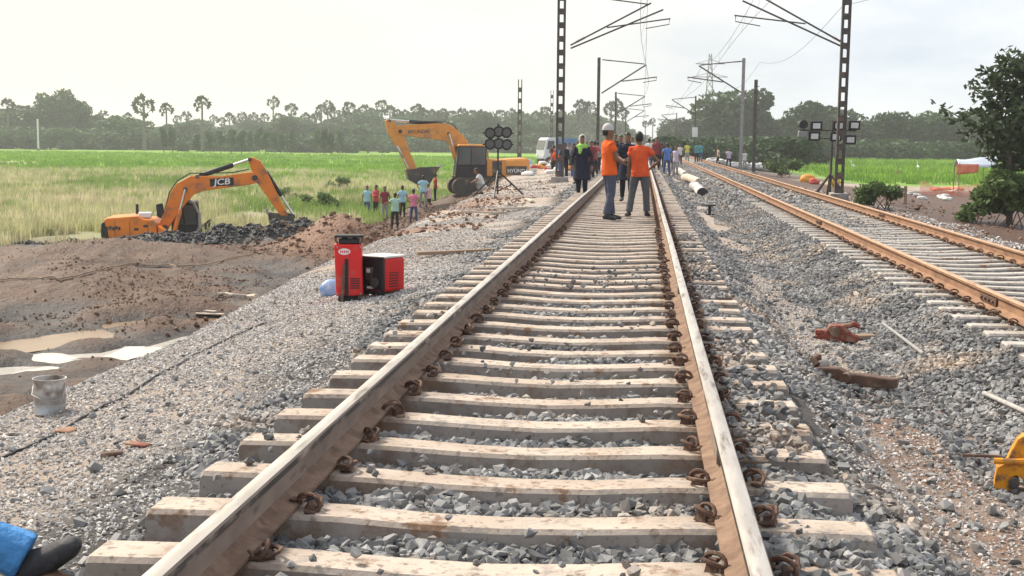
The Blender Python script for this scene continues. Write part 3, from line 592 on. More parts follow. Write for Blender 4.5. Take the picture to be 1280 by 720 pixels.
# ------------------------------------------------------------------ overhead line masts
def lattice_mast(name, label, loc, h, wd=.34, dp=.22, lean=(0, 0), mat='mast', group=None, step=.55):
    t = empty(name, loc, 0, label, 'mast', group)
    ax = Vector((lean[0], lean[1], 1)).normalized(); t.rotation_euler = ax.to_track_quat('Z', 'Y').to_euler(); t.rotation_euler.z = 0
    for s in (-1, 1):
        b = MB(); b.box((s * (wd / 2 - .012), 0, h / 2), (.024, dp, h))
        for q in (-1, 1): b.box((s * (wd / 2 - .055), q * (dp / 2 - .01), h / 2), (.064, .018, h - .01))
        b.build('channel', M[mat], t, smooth=None)
    pl = MB().box((0, 0, 0), (wd - .05, .012, step * .42)).mesh('batten'); pl.materials.append(M[mat])
    n = int(h / step)
    for i in range(n):
        for q in (-1, 1): link('batten', pl, None, t, (0, q * (dp / 2 + .008), (i + .5) * step))
    MB().box((0, 0, -.2), (.8, .7, .7), taper=.85).build('footing', M['conc2'], t, smooth=None, bevel=.02)
    return t
def plain_mast(name, label, loc, h, wd=.22, lean=(0, 0), mat='mast', group=None):
    t = empty(name, loc, 0, label, 'mast', group); b = MB()
    ax = Vector((lean[0], lean[1], 1)).normalized(); t.rotation_euler = ax.to_track_quat('Z', 'Y').to_euler(); t.rotation_euler.z = 0
    b.box((0, 0, h / 2), (.02, wd, h))
    for s in (-1, 1): b.box((s * .085, 0, h / 2), (.15, .02, h - .01)) if False else b.box((0, s * wd / 2, h / 2), (wd, .022, h - .01))
    b.build('post', M[mat], t, smooth=None)
    MB().box((0, 0, -.2), (.7, .6, .6), taper=.85).build('footing', M['conc2'], t, smooth=None, bevel=.02)
    return t
def cantilever(mast, y, xm, xt, zs, near, r=.035):
    """bracket tubes from the mast over the track; children of the mast, in its space"""
    mi = Matrix.Translation(mast.location) @ mast.rotation_euler.to_matrix().to_4x4(); inv = mi.inverted()
    s = 1 if xt > xm else -1
    def tb(name, pts, rad, mat='mast'):
        b = MB(); b.chain([inv @ Vector(p) for p in pts], rad, 7); return b.build(name, M[mat], mast, smooth=50)
    zt, zb, zr = zs
    base = xm + s * .2
    tb('bracket_tube', [(base, y, zb), (xt + s * .1, y, zt)], r)
    if near: tb('bracket_tube', [(base, y + .12, zb - .12), (xt + s * .6, y + .12, zt - .25)], r)
    tb('stay_tube', [(base, y, zt + .35), (xt, y, zt + (-.05 if near else .05))], r * .75)
    xr = xm + (xt - xm) * .5
    tb('register_arm', [(xr, y, zb + (zt - zb) * .42), (xt + s * .9, y, zr + .18)], r * .8)
    tb('steady_arm', [(xt + s * .85, y, zr + .18), (xt + s * .85, y, zr - .05), (xt - s * .1, y, zr - .22)], r * .55)
    for (za, d) in ((zb, (xt - base, zt - zb)), (zt + .35, (xt - base, -.35))):
        L = math.hypot(*d); u = Vector((d[0] / L, 0, d[1] / L)); b = MB()
        for k in range(6): c = Vector((base, y, za)) + u * (.28 + .07 * k); b.chain([inv @ (c - u * .016), inv @ c, inv @ (c + u * .016)], [.03, .075, .03], 8)
        b.build('insulator', M['rustbrown'], mast, smooth=50)
XL, XR = -3.30, 7.25
gm = 'overhead line masts along the railway'
ml = lattice_mast('overhead_mast', 'tall battened mast left of the nearer track, closest on that side', (XL - .12, 55.5, gz(XL, 55.5) + .1), 8.4, lean=(.022, 0), group=gm)
cantilever(ml, 55.5, XL + .05, X1 + .6, (7.05, 5.35, 6.25), True)
mr_ = lattice_mast('overhead_mast', 'tall battened mast on the right with floodlights beside its foot', (XR + .35, 53, gz(XR, 53) + .1), 8.8, lean=(.045, 0), group=gm)
cantilever(mr_, 53, XR + .68, X2 - .1, (7.15, 5.2, 6.15), True)
for nm, x_, y_, h_, ln, mat, near, lab in (
    ('overhead_mast', XL, 98, 7.7, (.004, 0), 'mast', 1, 'second dark mast on the left, with a triangular bracket over the track'),
    ('overhead_mast', XL - .1, 163, 7.7, (0, 0), 'mast', 1, 'third mast on the left above the crowd of people'),
    ('overhead_mast', XL, 250, 8.0, (0, 0), 'mast', 1, 'farthest thin mast on the left of the track'),
    ('overhead_mast', XR - .15, 99, 8.2, (.038, 0), 'mastgrey', 1, 'pale leaning mast right of the rusty track, second from the camera'),
    ('overhead_mast', XR, 192, 8.7, (.01, 0), 'mast', 1, 'thin distant mast on the right carrying a white box'),
    ('overhead_mast', XR, 300, 8.7, (0, 0), 'mast', 1, 'farthest thin mast on the right of the rusty track')):
    t = plain_mast(nm, lab, (x_, y_, gz(x_, y_)), h_, .22, ln, mat, gm)
    xt = X1 + .5 if x_ < 0 else X2 - .4
    zt = gz(x_, y_) + h_ - .15
    cantilever(t, y_, x_ + ln[0] * (h_ - 1.5), xt, (zt - .35 if x_ < 0 else zt - .4, zt - 2.4, zt - 1.4), False, .035 * (1 + y_ / 200))
    if 'white box' in lab: MB().box((0, -.25, 3.6), (.75, .4, 1.35)).build('equipment_box', M['white'], t, bevel=.03)
t = plain_mast('steel_pole', 'dark steel pole with short pegs, just right of the pale leaning mast', (8.2, 101, gz(8.2, 101)), 6.9, .24, (.003, 0), 'mast')
b = MB()
for i in range(12): b.box((.12, 0, 6.4 - i * .42), (.26, .06, .05))
b.build('peg', M['mast'], t, smooth=None)
lattice_mast('lattice_pole', 'black and white battened pole standing left of the line in the field', (-12.6, 137, gz(-12.6, 137)), 10.4, .42, .25, (.004, 0), group=None, step=1.1)
lattice_mast('lattice_pole', 'thin faraway battened pole between the field pole and the nearest left mast', (-16.0, 235, gz(-16, 235)), 13, .5, .3, (0, 0), step=1.4)
plain_mast('lamp_post', 'pale thin post standing before the left tree line', tuple(at(48, 186, 330)), 7.6, .35, (0, 0), 'white')['category'] = 'post'
# transmission tower
p = at(885, 186, 420); t = empty('pylon', p, 0, 'pale steel lattice power pylon far beyond the track', 'pylon')
b = MB(); hh = 29
for sx in (-1, 1):
    for sy in (-1, 1): b.tube((sx * 1.9, sy * 1.9, 0), (sx * .35, sy * .35, hh), .13, n=5)
for i in range(11):
    za, zb = i * hh / 11, (i + 1) * hh / 11; wa, wb = 1.9 - 1.55 * za / hh, 1.9 - 1.55 * zb / hh
    for s in (-1, 1): b.tube((-wa, s * wa, za), (wb, s * wb, zb), .07, n=4); b.tube((wa, s * wa, za), (-wb, s * wb, zb), .07, n=4); b.tube((s * wa, -wa, za), (s * wb, wb, zb), .07, n=4)
b.build('tower_body', M['mastgrey'], t, smooth=None)
for z_, l_ in ((hh - 3, 4.5), (hh - 7, 5.5)):
    b = MB(); b.tube((-l_, 0, z_), (l_, 0, z_), .12, n=5); b.tube((-l_, 0, z_), (0, 0, z_ + 1.3), .08, n=4); b.tube((l_, 0, z_), (0, 0, z_ + 1.3), .08, n=4); b.build('crossarm', M['mastgrey'], t, smooth=None)
# overhead wires
for xt, lab, sup, zt in ((X1 + .55, 'pair of thin overhead wires above the nearer track', [2, 55.5, 98, 163, 250, 400], 0), (X2 - .25, 'pair of thin overhead wires above the rusty track', [2, 53, 99, 192, 300, 430], 0)):
    t = empty('overhead_wire', (xt, 0, 0), 0, lab, 'wire'); cat = []; con = []; b3 = MB()
    for a, c in zip(sup[:-1], sup[1:]):
        for k in range(14):
            u = k / 14; yy = a + (c - a) * u; cat.append((.0, yy, 7.0 - 4 * .55 * u * (1 - u))); con.append((.25 * math.cos(yy * .06), yy, 5.95))
            if k % 3 == 1: b3.tube(cat[-1], con[-1], .004, n=4)
    for nm, pts in (('catenary_wire', cat), ('contact_wire', con)): MB().chain(pts, [.006 + .00006 * q[1] for q in pts], 5).build(nm, M['wire'], t, smooth=50)
    b3.build('dropper', M['wire'], t, smooth=None)
MB().chain([(9.2, y_, 7.9 - 1.0 * math.sin(math.pi * ((y_ - 20) % 45) / 45)) for y_ in range(20, 430, 5)], .012, 5).build('feeder_wire', M['wire'], None, smooth=50)
tag(bpy.data.objects['feeder_wire'], 'single feeder wire running outside the right hand masts', 'wire')

# ------------------------------------------------------------------ floodlights
def floodlight(t, c, face, size, lens_mat):
    q = Vector(face).to_track_quat('Y', 'Z').to_matrix()
    b = MB(); b.box((0, -.06, 0), (size, .12, size * .8), None)
    b.v = [tuple(q @ Vector(v) + Vector(c)) for v in b.v]
    o = b.build('floodlight', M['black'], t, bevel=.03)
    l_ = MB(); l_.box((0, .004, 0), (size * .62, .03, size * .46)); l_.v = [tuple(q @ Vector(v) + Vector(c)) for v in l_.v]
    l_.build('lens', lens_mat, o, smooth=None)
M['lens'] = flat('lamp_glass', (0.75, 0.77, 0.78), 0.25)
M['lensd'] = flat('dark_lamp_glass', (0.12, 0.13, 0.14), 0.2)
p = at(1037.5, 229, 53.8); p.z = gz(p.x, p.y)
t = empty('floodlight_stand', p, 0, 'floodlight stand with square white lamps in front of the right mast', 'floodlight')
zz = lambda py: at(1037.5, py, 53.8).z - p.z
xx = lambda px: at(px, 170, 53.8).x - p.x
b = MB(); b.tube((0, 0, 0), (xx(1041), 0, zz(150)), .05, n=8); b.tube((xx(1000), 0, zz(163)), (xx(1070), 0, zz(163)), .03); b.tube((xx(1015), 0, zz(173)), (xx(1066), 0, zz(173)), .03); b.build('pole', M['mast'], t)
for dx, dy in ((-.75, -.4), (.62, -.45), (.0, .8), (-.55, .5)): MB().tube((dx, dy, .0), (0, 0, .95), .045).build('leg', M['mast'], t)
for px_, py_ in ((1020, 157.5), (1018, 170.5), (1048, 157), (1067.5, 156.5), (1045, 171), (1063, 174.5)): floodlight(t, (xx(px_), -.08, zz(py_)), (.1, -1, -.12), .46, M['lens'])
b = MB(); b.chain([(xx(1003), -.3, zz(156)), (xx(1003), .25, zz(156))], .17, 12); b.build('floodlight', M['black'], t); b = MB(); b.box((xx(1003), 0, zz(168)), (.34, .3, .24)); b.build('ballast_box', M['mastgrey'], t, bevel=.03)
p = onground(622, 247)
t = empty('floodlight_tripod', p, .3, 'black tripod with six round floodlights on the left bank', 'floodlight')
b = MB(); D = p.y; sc_ = D / F
b.tube((0, 0, .1), (0, 0, 92 * sc_), .028); b.build('pole', M['black'], t)
for a in (0.2, 2.3, 4.4):
    MB().tube((1.0 * math.cos(a), 1.0 * math.sin(a), 0), (0, 0, .85), .028).build('leg', M['black'], t); MB().tube((.5 * math.cos(a), .5 * math.sin(a), .42), (0, 0, .2), .018).build('brace', M['black'], t)
b = MB(); b.tube((-.5, 0, 80 * sc_), (.5, 0, 80 * sc_), .025); b.tube((-.5, 0, 66 * sc_), (.5, 0, 66 * sc_), .025); b.build('crossbar', M['black'], t)
for k, (dx, dy) in enumerate(((-11, 80), (0, 82), (10, 81), (-11, 66.5), (0, 67), (10.5, 66))):
    fc = Vector((-.5 + .35 * (k % 3), -1, -.15)).normalized(); c = Vector((dx * sc_, -.1, dy * sc_)); b = MB(); b.chain([c - fc * .13, c - fc * .02, c], [.10, .175, .185], 14)
    o = b.build('floodlight', M['black'], t); b = MB(); b.chain([c - fc * .01, c + fc * .006], .13, 14); b.build('lens', M['lensd'], o)

# ------------------------------------------------------------------ trees and bushes
def leaf_cloud(blobs, n, size, mat, name='crown', elong=1.5, inner=.55, core=None):
    """thousands of small leaf faces through the volume of some overlapping lumps"""
    b = MB(); vol = [bl[1][0] * bl[1][1] * bl[1][2] for bl in blobs]; tot = sum(vol)
    for (c, r), v in zip(blobs, vol):
        for _ in range(int(n * v / tot)):
            d = Vector((random.gauss(0, 1), random.gauss(0, 1), random.gauss(0, 1))).normalized()
            q = (inner + (1.08 - inner) * random.random() ** .6)
            p = Vector(c) + Vector((d.x * r[0], d.y * r[1], d.z * r[2])) * q
            u = Vector((random.gauss(0, 1), random.gauss(0, 1), random.gauss(0, .7))).normalized(); w_ = u.cross(Vector((random.gauss(0, 1), random.gauss(0, 1), random.gauss(0, 1)))).normalized()
            s = size * random.uniform(.6, 1.3)
            b.add([p - u * s * elong * .5, p + w_ * s * .5, p + u * s * elong * .5, p - w_ * s * .42], [(0, 1, 2, 3)])
    me = b.mesh(name, None); me.materials.append(mat); return me
def trunk_mesh(h, r, limbs, mat, lean=.0):
    b = MB(); b.chain([(0, 0, -.3), (lean * .3, 0, h * .35), (lean * .6, .05, h * .7), (lean, 0, h)], [r * 1.25, r, r * .75, r * .45], 7)
    for (z, d, l, rr) in limbs:
        d = Vector(d).normalized(); p = Vector((lean * z / h, 0, z)); b.chain([p, p + d * l * .5, p + d * l + Vector((0, 0, l * .25))], [rr, rr * .7, rr * .3], 5)
    me = b.mesh('trunk', 50); me.materials.append(mat); return me
def tree_proto(kind, mat):
    if kind == 'round':
        h = random.uniform(3.5, 5); W = random.uniform(4, 5.5); top = random.uniform(10, 13); bl = []
        for _ in range(13):
            a = random.uniform(0, 6.28); q = random.random() ** .5 * W * .75; z = random.uniform(h, top - 2.4); s = random.uniform(1.4, 2.6) * (1.15 - .35 * (z - h) / (top - h))
            q *= (1 - .5 * ((z - h) / (top - h)) ** 2); bl.append(((q * math.cos(a), q * math.sin(a), z), (s, s, s * .8)))
        return leaf_cloud(bl, 2300, .62, mat), trunk_mesh(top * .7, .28, [(h * random.uniform(.8, 1.4), (random.uniform(-1, 1), random.uniform(-1, 1), .8), 3, .14) for _ in range(5)], M['trunk'])
    if kind == 'bushy':
        bl = []
        for _ in range(11):
            a = random.uniform(0, 6.28); q = random.random() ** .5 * 4.2; z = random.uniform(1.0, 5.2) * (1 - q / 11); s = random.uniform(1.1, 2.1); bl.append(((q * math.cos(a), q * math.sin(a), z), (s, s, s * .85)))
        return leaf_cloud(bl, 1700, .55, mat), trunk_mesh(3.2, .2, [(1.2, (1, .3, 1), 2, .1), (1.6, (-1, .2, 1), 2, .1)], M['trunk'])
    if kind == 'slim':
        bl = [((random.uniform(-.9, .9), random.uniform(-.9, .9), z), (random.uniform(.9, 1.6),) * 2 + (random.uniform(.9, 1.4),)) for z in (3.6, 4.6, 5.6, 6.6, 7.7, 8.6)]
        return leaf_cloud(bl, 1000, .5, mat), trunk_mesh(7.5, .16, [(3.5, (1, .2, 1), 1.4, .07), (4.6, (-1, .4, 1), 1.4, .07)], M['trunk'])
def palm_proto():
    h = 11.5; b = MB(); lean = random.uniform(-.5, .5)
    b.chain([(0, 0, -.3), (lean * .3, 0, h * .4), (lean, 0, h)], [.34, .24, .2], 7); tm = b.mesh('trunk', 50); tm.materials.append(M['palmtrunk'])
    f = MB()
    for _ in range(26):                                # fan leaves on stalks, all round
        d = Vector((random.gauss(0, 1), random.gauss(0, 1), random.gauss(.25, .85))).normalized(); st = Vector((lean, 0, h)) + d * .25; c = st + d * random.uniform(.9, 1.25)
        r, u = frame_of(d); a0 = random.uniform(0, 3.14); r, u = r * math.cos(a0) + u * math.sin(a0), u * math.cos(a0) - r * math.sin(a0)
        f.chain([st, c], .03, 3)
        vs = [c]; nseg = 9
        for k in range(nseg + 1):
            t_ = -1.9 + 3.8 * k / nseg; L = .85 * (1 if k % 2 == 0 else .62); vs.append(c + (d * math.cos(t_) + r * math.sin(t_)) * L + u * .12 * math.cos(k * 3.1))
        f.add(vs, [(0, k + 1, k + 2) for k in range(nseg)])
    cm = f.mesh('crown', None); cm.materials.append(M['leaf_palm']); return cm, tm
protos = {'round': [tree_proto('round', M['leaf_far']) for _ in range(5)], 'roundr': [tree_proto('round', M['leaf_right']) for _ in range(4)], 'bushy': [tree_proto('bushy', M['leaf_far']) for _ in range(4)],
          'bushyr': [tree_proto('bushy', M['leaf_right']) for _ in range(3)], 'slim': [tree_proto('slim', M['leaf_far']) for _ in range(3)], 'palm': [palm_proto() for _ in range(4)]}
def plant_tree(name, kind, px, Y, top_py, label, group, wide=1.0, base_py=None):
    cm, tm = random.choice(protos[kind]); p = at(px, 200, Y); z0 = gz(p.x, Y) if base_py is None else at(px, base_py, Y).z
    hh = at(px, top_py, Y).z - z0; nat = max(v.co.z for v in cm.vertices) if 'topz' not in cm else cm['topz']; cm['topz'] = nat
    k = hh / nat; t = empty(name, (p.x, Y, z0), random.uniform(0, 6.28), label, 'palm' if kind == 'palm' else ('bush' if kind.startswith('bushy') else 'tree'), group)
    kw = k * wide if kind != 'palm' else min(k, 1.35) * wide
    if kind == 'palm':                                   # keep the crown's own size, stretch the trunk
        o = link('trunk', tm, None, t); o.scale = (kw, kw, k); o = link('crown', cm, None, t); o.scale = (kw, kw, kw); o.location.z = 11.5 * (k - kw)
    else:
        for nm, me in (('trunk', tm), ('crown', cm)): o = link(nm, me, None, t); o.scale = (kw, kw, k)
    return t
GL, GP, GR, GB = 'trees along the far left tree line', 'palmyra palms above the far left tree line', 'trees along the far right tree line', 'low bushes along the field edges'
rs = random.Random(5); lt = 'hazy round tree of the far tree line beyond the left field'
for px_, tp, wd in ((12, 133, 1.3), (40, 128, 1.3), (76, 109, .95), (92, 122, 1.0), (62, 130, 1.2), (118, 142, 1.2), (146, 143, 1.3), (172, 148, 1.2)): plant_tree('tree', 'round', px_, rs.uniform(420, 470), tp, 'tallest hazy crown of the far left tree line, broad and rounded' if tp == 109 else lt, None if tp == 109 else GL, wd)
x_ = 195
while x_ < 700:
    plant_tree('tree', 'round', x_, rs.uniform(470, 600), rs.uniform(144, 165) - (7 if x_ > 430 else 0), lt, GL, 1.2); x_ += rs.uniform(10, 17)
x_ = -60
while x_ < 715:
    plant_tree('tree', 'round', x_ + rs.uniform(-5, 5), rs.uniform(640, 700), rs.uniform(150, 163) - (7 if x_ > 430 else 0), lt, GL, 1.3); x_ += 16
x_ = 690
while x_ < 800: plant_tree('tree', 'round', x_, rs.uniform(520, 640), np.interp(x_, [690, 740, 770, 800], [140, 141, 152, 168]), lt, GL, 1.1); x_ += 12
for px_, tp, Y in ((12, 122, 430), (181, 121, 400), (209, 128, 420), (253.5, 119, 385), (342, 117, 560), (365, 128, 560), (410, 124, 520), (402, 130, 540), (436, 127, 500), (456, 130, 560), (478, 124, 520), (521, 129, 500), (541, 136, 560), (553, 135, 540), (234, 138, 560), (288, 140, 560), (303, 139, 600), (317, 140, 560), (331, 141, 600), (354, 143, 580), (382, 140, 560), (391, 143, 580), (470, 135, 600), (498, 136, 540), (512, 139, 580),
                   (590, 137, 560), (602, 136, 540), (615, 139, 560), (638, 134, 600), (668, 138, 560), (681, 133, 520), (725, 123, 480), (737, 126, 480), (727, 136, 520), (763, 126, 460), (769, 122, 480), (777, 134, 520), (806, 150, 560), (815, 147, 600), (716, 138, 560), (25, 131, 520), (130, 137, 560), (160, 140, 580), (222, 144, 600), (268, 143, 580), (278, 146, 600), (297, 145, 560), (325, 148, 600), (348, 141, 560), (372, 146, 600), (396, 139, 580), (419, 133, 560), (428, 138, 600), (447, 137, 580), (463, 134, 600), (487, 131, 560), (505, 136, 600), (530, 134, 580), (565, 138, 600), (578, 134, 560), (625, 137, 600), (650, 138, 580), (700, 136, 560)):
    lab = {181: 'tall palm with a wide dark crown, first from left above the left trees', 209: 'palm with a drooping crown right of the wide crowned palm', 253.5: 'slender palm with a stacked dark crown standing clear of the trees'}.get(px_)
    plant_tree('palm_tree', 'palm', px_, Y, tp, lab or 'thin palm with a small round crown rising above the far left trees', GP, 1.55 if px_ in (181,) else 1.1)
x_ = -10
while x_ < 470:
    if rs.random() < .8: plant_tree('bush', 'bushy', x_, rs.uniform(390, 440), np.interp(x_, [0, 180, 200, 470], [158, 160, 168, 170]) + rs.uniform(-5, 5), 'low green bush along the far edge of the left field', GB, 1.25)
    x_ += rs.uniform(9, 16)
x_ = 440
while x_ < 800: plant_tree('bush', 'bushy', x_, rs.uniform(450, 520), rs.uniform(164, 171), 'dark bush under the trees behind the yellow excavator', 'bushes under the trees behind the yellow excavator', 1.5); x_ += rs.uniform(9, 14)
for px_ in (246, 262, 276, 289, 302, 312, 324, 332, 344, 351, 359, 364, 396, 405, 414, 425, 205, 216): plant_tree('tree', 'slim', px_, rs.uniform(330, 380), rs.uniform(157, 167), 'small slim tree in the row standing in the left field', 'small slim trees in the left field')
rt = 'dark green rounded tree of the tree line beyond the right field'
for px_, tp, Y, wd in ((905, 112, 330, 1.05), (925, 110, 330, 1.05), (882, 130, 360, 1.0), (860, 142, 420, 1.1), (838, 152, 460, 1.1), (848, 147, 440, 1.2), (895, 140, 380, 1.2), (950, 142, 340, 1.1), (968, 144, 340, 1.2), (985, 140, 330, 1.1), (1002, 126, 320, .95), (1018, 124, 320, .95), (1035, 128, 330, 1.0), (1060, 134, 340, 1.0), (1077, 146, 340, 1.1), (1095, 138, 330, 1.0), (1112, 133, 320, 1.0), (1128, 142, 330, 1.1), (1148, 138, 330, 1.0), (1165, 131, 320, .95), (1185, 140, 330, 1.1), (1205, 136, 330, 1.0), (1228, 134, 330, 1.1), (1250, 138, 330, 1.1), (1275, 136, 330, 1.1), (1300, 138, 330, 1.1), (1325, 136, 330, 1.1)):
    lab = 'large dark spreading tree behind the pale leaning mast' if px_ == 905 else rt
    plant_tree('tree', 'roundr', px_, Y, tp + (0 if px_ in (905, 925, 1002, 1018) else rs.uniform(0, 7)), lab, None if px_ == 905 else GR, wd * 1.15)
x_ = 945
while x_ < 1330: plant_tree('tree', 'roundr', x_, rs.uniform(345, 380), rs.uniform(148, 158), rt, GR, 1.3); x_ += 17
x_ = 868
while x_ < 1320: plant_tree('bush', 'bushyr', x_, rs.uniform(270, 310), rs.uniform(168, 176) + (3 if x_ > 1080 else 0), 'low green bush at the back of the right field', GB, 1.5); x_ += rs.uniform(8, 14)
for px_ in range(836, 1000, 11): plant_tree('bush', 'bushyr', px_, rs.uniform(150, 220), 172 + rs.uniform(-4, 5), 'leafy bush beside the right track in the distance', 'bushes beside the right track', 1.4, None)
# near right tree
p = onground(1262, 282); D = p.y; k = D / F
t = empty('leafy_tree', p, 0, 'dark broad leaved tree at the right edge beside the tarpaulin shelter', 'tree')
rad = lambda px, py, dy=0: (at(px, py, D + dy) - p)
bl = []
for px_, py_, r_ in ((1262, 78, 19), (1280, 92, 26), (1245, 100, 17), (1232, 92, 11), (1225, 106, 11), (1218, 118, 9), (1212, 105, 6), (1205, 108, 4), (1258, 118, 26), (1290, 130, 30), (1240, 135, 16), (1268, 150, 26), (1252, 165, 22), (1232, 150, 14), (1216, 136, 8), (1210, 152, 10), (1205, 145, 10), (1190, 148, 9), (1178, 136, 9), (1169, 131, 5), (1213, 166, 14), (1240, 182, 18), (1280, 180, 26), (1262, 200, 22), (1250, 212, 12), (1275, 225, 20), (1300, 90, 26), (1310, 160, 34), (1306, 215, 26)):
    bl.append((rad(px_, py_, random.uniform(-.5, .5)), (r_ * k * 1.05, r_ * k * 1.1, r_ * k * .95)))
link('crown', leaf_cloud(bl, 4600, .14, M['leaf_near'], 'crown', 1.8, .1), None, t)
b = MB(); b.chain([(0, 0, -.2), rad(1262, 240), rad(1262, 190), rad(1268, 140), rad(1266, 90)], [.11, .085, .07, .05, .02], 7)
for a_, c_, e_ in (((1262, 200), (1235, 168), (1178, 134)), ((1264, 165), (1240, 125), (1208, 106)), ((1268, 150), (1290, 110), (1300, 80)), ((1262, 230), (1240, 215), (1228, 238)), ((1262, 215), (1290, 195), (1310, 165))): b.chain([rad(*a_), rad(*c_), rad(*e_)], [.05, .032, .012], 5)
b.build('trunk', M['trunk'], t)
def bush(px, py, w, h, label, mat='leaf_bush', n=900, leaf=.11):
    p = onground(px, py); k = p.y / F; t = empty('bush', p, 0, label, 'bush'); bl = []
    for _ in range(9):
        x_ = random.uniform(-.5, .5) * w * .8; hh = h * (1 - 1.2 * abs(x_ / w) ** 1.5); r_ = random.uniform(.15, .27) * h; bl.append(((x_ * k, random.uniform(-.3, .3) * w * k, random.uniform(.3, .85) * hh * k), (r_ * k * 1.4, r_ * k * 1.4, r_ * k)))
    link('foliage', leaf_cloud(bl, n, leaf, M[mat], 'foliage', 2.0, .1), None, t)
    b = MB()
    for q in range(7): b.chain([(random.uniform(-.2, .2) * w * k, 0, -.05), (random.uniform(-.4, .4) * w * k, random.uniform(-.2, .2), h * k * .7)], [.02, .008], 4)
    b.build('stem', M['trunk'], t)
bush(1100, 262, 62, 38, 'green weedy bush beside the rusty track, left of the leafy tree', n=1500, leaf=.10)
bush(1258, 283, 118, 66, 'wide pale green shrub under the leafy tree at the right edge', n=5200, leaf=.12)
bush(1218, 278, 46, 26, 'small low shrub in front of the leafy tree trunk', n=800, leaf=.09)
bush(980, 222, 50, 26, 'small bush behind the rusty track near the floodlights', n=800, leaf=.16)
bush(950, 205, 40, 16, 'low weeds beyond the sacks right of the pale mast', n=500, leaf=.2)
for i, (px_, py_, w_, h_) in enumerate(((398, 262, 60, 22), (428, 240, 46, 20), (352, 250, 50, 16))): bush(px_, py_, w_, h_, ['weedy green clump behind the red earth heap', 'weedy clump left of the group of workers', 'weedy clump behind the orange bucket arm'][i], n=700, leaf=.14)

# ------------------------------------------------------------------ lettering
def letters(name, text, size, mat, parent, loc, rot=(math.pi / 2, 0, 0), bold=.02, shear=0.0, ext=.006, sx=1.0):
    cu = bpy.data.curves.new(name, 'FONT'); cu.body = text; cu.size = size; cu.extrude = ext; cu.offset = bold * size; cu.shear = shear
    cu.align_x = 'CENTER'; cu.align_y = 'CENTER'; ob = bpy.data.objects.new('tmp', cu); COL.objects.link(ob)
    dg = bpy.context.evaluated_depsgraph_get(); dg.update(); me = bpy.data.meshes.new_from_object(ob.evaluated_get(dg)); bpy.data.objects.remove(ob)
    me.materials.clear(); o = link(name, me, mat, parent, loc, rot); o.scale.x = sx; return o

# ------------------------------------------------------------------ excavators
CAMYAW = math.atan2(CR.y, CR.x)
def crawler(t, x0, x1, y, wd, h, drop=0):
    b = MB(); r = h / 2; n = 10; path = []
    for i in range(n + 1): a = math.pi / 2 + math.pi * i / n; path.append((x0 + r + r * math.cos(a), r + r * math.sin(a)))
    for i in range(n + 1): a = -math.pi / 2 + math.pi * i / n; path.append((x1 - r + r * math.cos(a), r + r * math.sin(a)))
    b.prism([(px_, z + drop) for px_, z in path], y - wd / 2 + .03, y + wd / 2 - .03)
    L = []; P = path + [path[0]]
    for (ax, az), (cx, cz) in zip(P[:-1], P[1:]):
        d = math.hypot(cx - ax, cz - az); k = max(1, int(round(d / .19)))
        for i in range(k): u = (i + .5) / k; L.append((ax + (cx - ax) * u, az + (cz - az) * u + drop, math.atan2(cz - az, cx - ax)))
    o = b.build('crawler_track', M['hydark'], t, smooth=None)
    s = MB()
    for x_, z_, a in L: s.box((x_, y, z_), (.16, wd, .06), Matrix.Rotation(-a, 3, 'Y'))
    tag(s.build('track_shoe', M['mud'], o, smooth=None), kind='stuff')
    for i in range(6): b = MB(); xx_ = x0 + r + (x1 - x0 - 2 * r) * i / 5; b.chain([(xx_, y - wd / 2 - .01, r + drop), (xx_, y + wd / 2 + .01, r + drop)], r * (.72 if i in (0, 5) else .38), 14); b.build('track_wheel', M['hydark'], o, smooth=50)
def cyl(t, name, a, c, r, split, mbar, y=0.0):
    a = Vector((a[0], y, a[1])); c = Vector((c[0], y, c[1])); m_ = a.lerp(c, split)
    o = MB().chain([a, a.lerp(m_, .97), m_], [r, r, r * .8], 10).build(name, mbar, t, smooth=50); MB().tube(m_, c, r * .55, n=8).build('rod', M['chrome'], o); return o
def bucket(t, poly_px, cv, wd, mat, y0, teeth_at):
    pl = [cv(*q) for q in poly_px]; b = MB(); th = .05
    for yy in (y0 - wd / 2, y0 + wd / 2 - th): b.prism(pl, yy, yy + th)
    back = pl[:-1]                                          # shell follows all but the open mouth edge
    for a, c in zip(back[:-1], back[1:]):
        d = Vector((c[0] - a[0], 0, c[1] - a[1])); L = d.length; ang = math.atan2(d.z, d.x); b.box(((a[0] + c[0]) / 2, y0, (a[1] + c[1]) / 2), (L + .04, wd - .01, .05), Matrix.Rotation(-ang, 3, 'Y'))
    o = b.build('bucket', mat, t, smooth=None, bevel=.015)
    e = cv(*teeth_at[0]); f = cv(*teeth_at[1]); d = Vector((f[0] - e[0], 0, f[1] - e[1])); ang = math.atan2(d.z, d.x)
    for i in range(5): MB().box((f[0], y0 + (i - 2) * wd / 4.4, f[1]), (.26, .1, .08), Matrix.Rotation(-ang, 3, 'Y'), .6).build('tooth', M['steelgrey'], o, smooth=None)
    return o
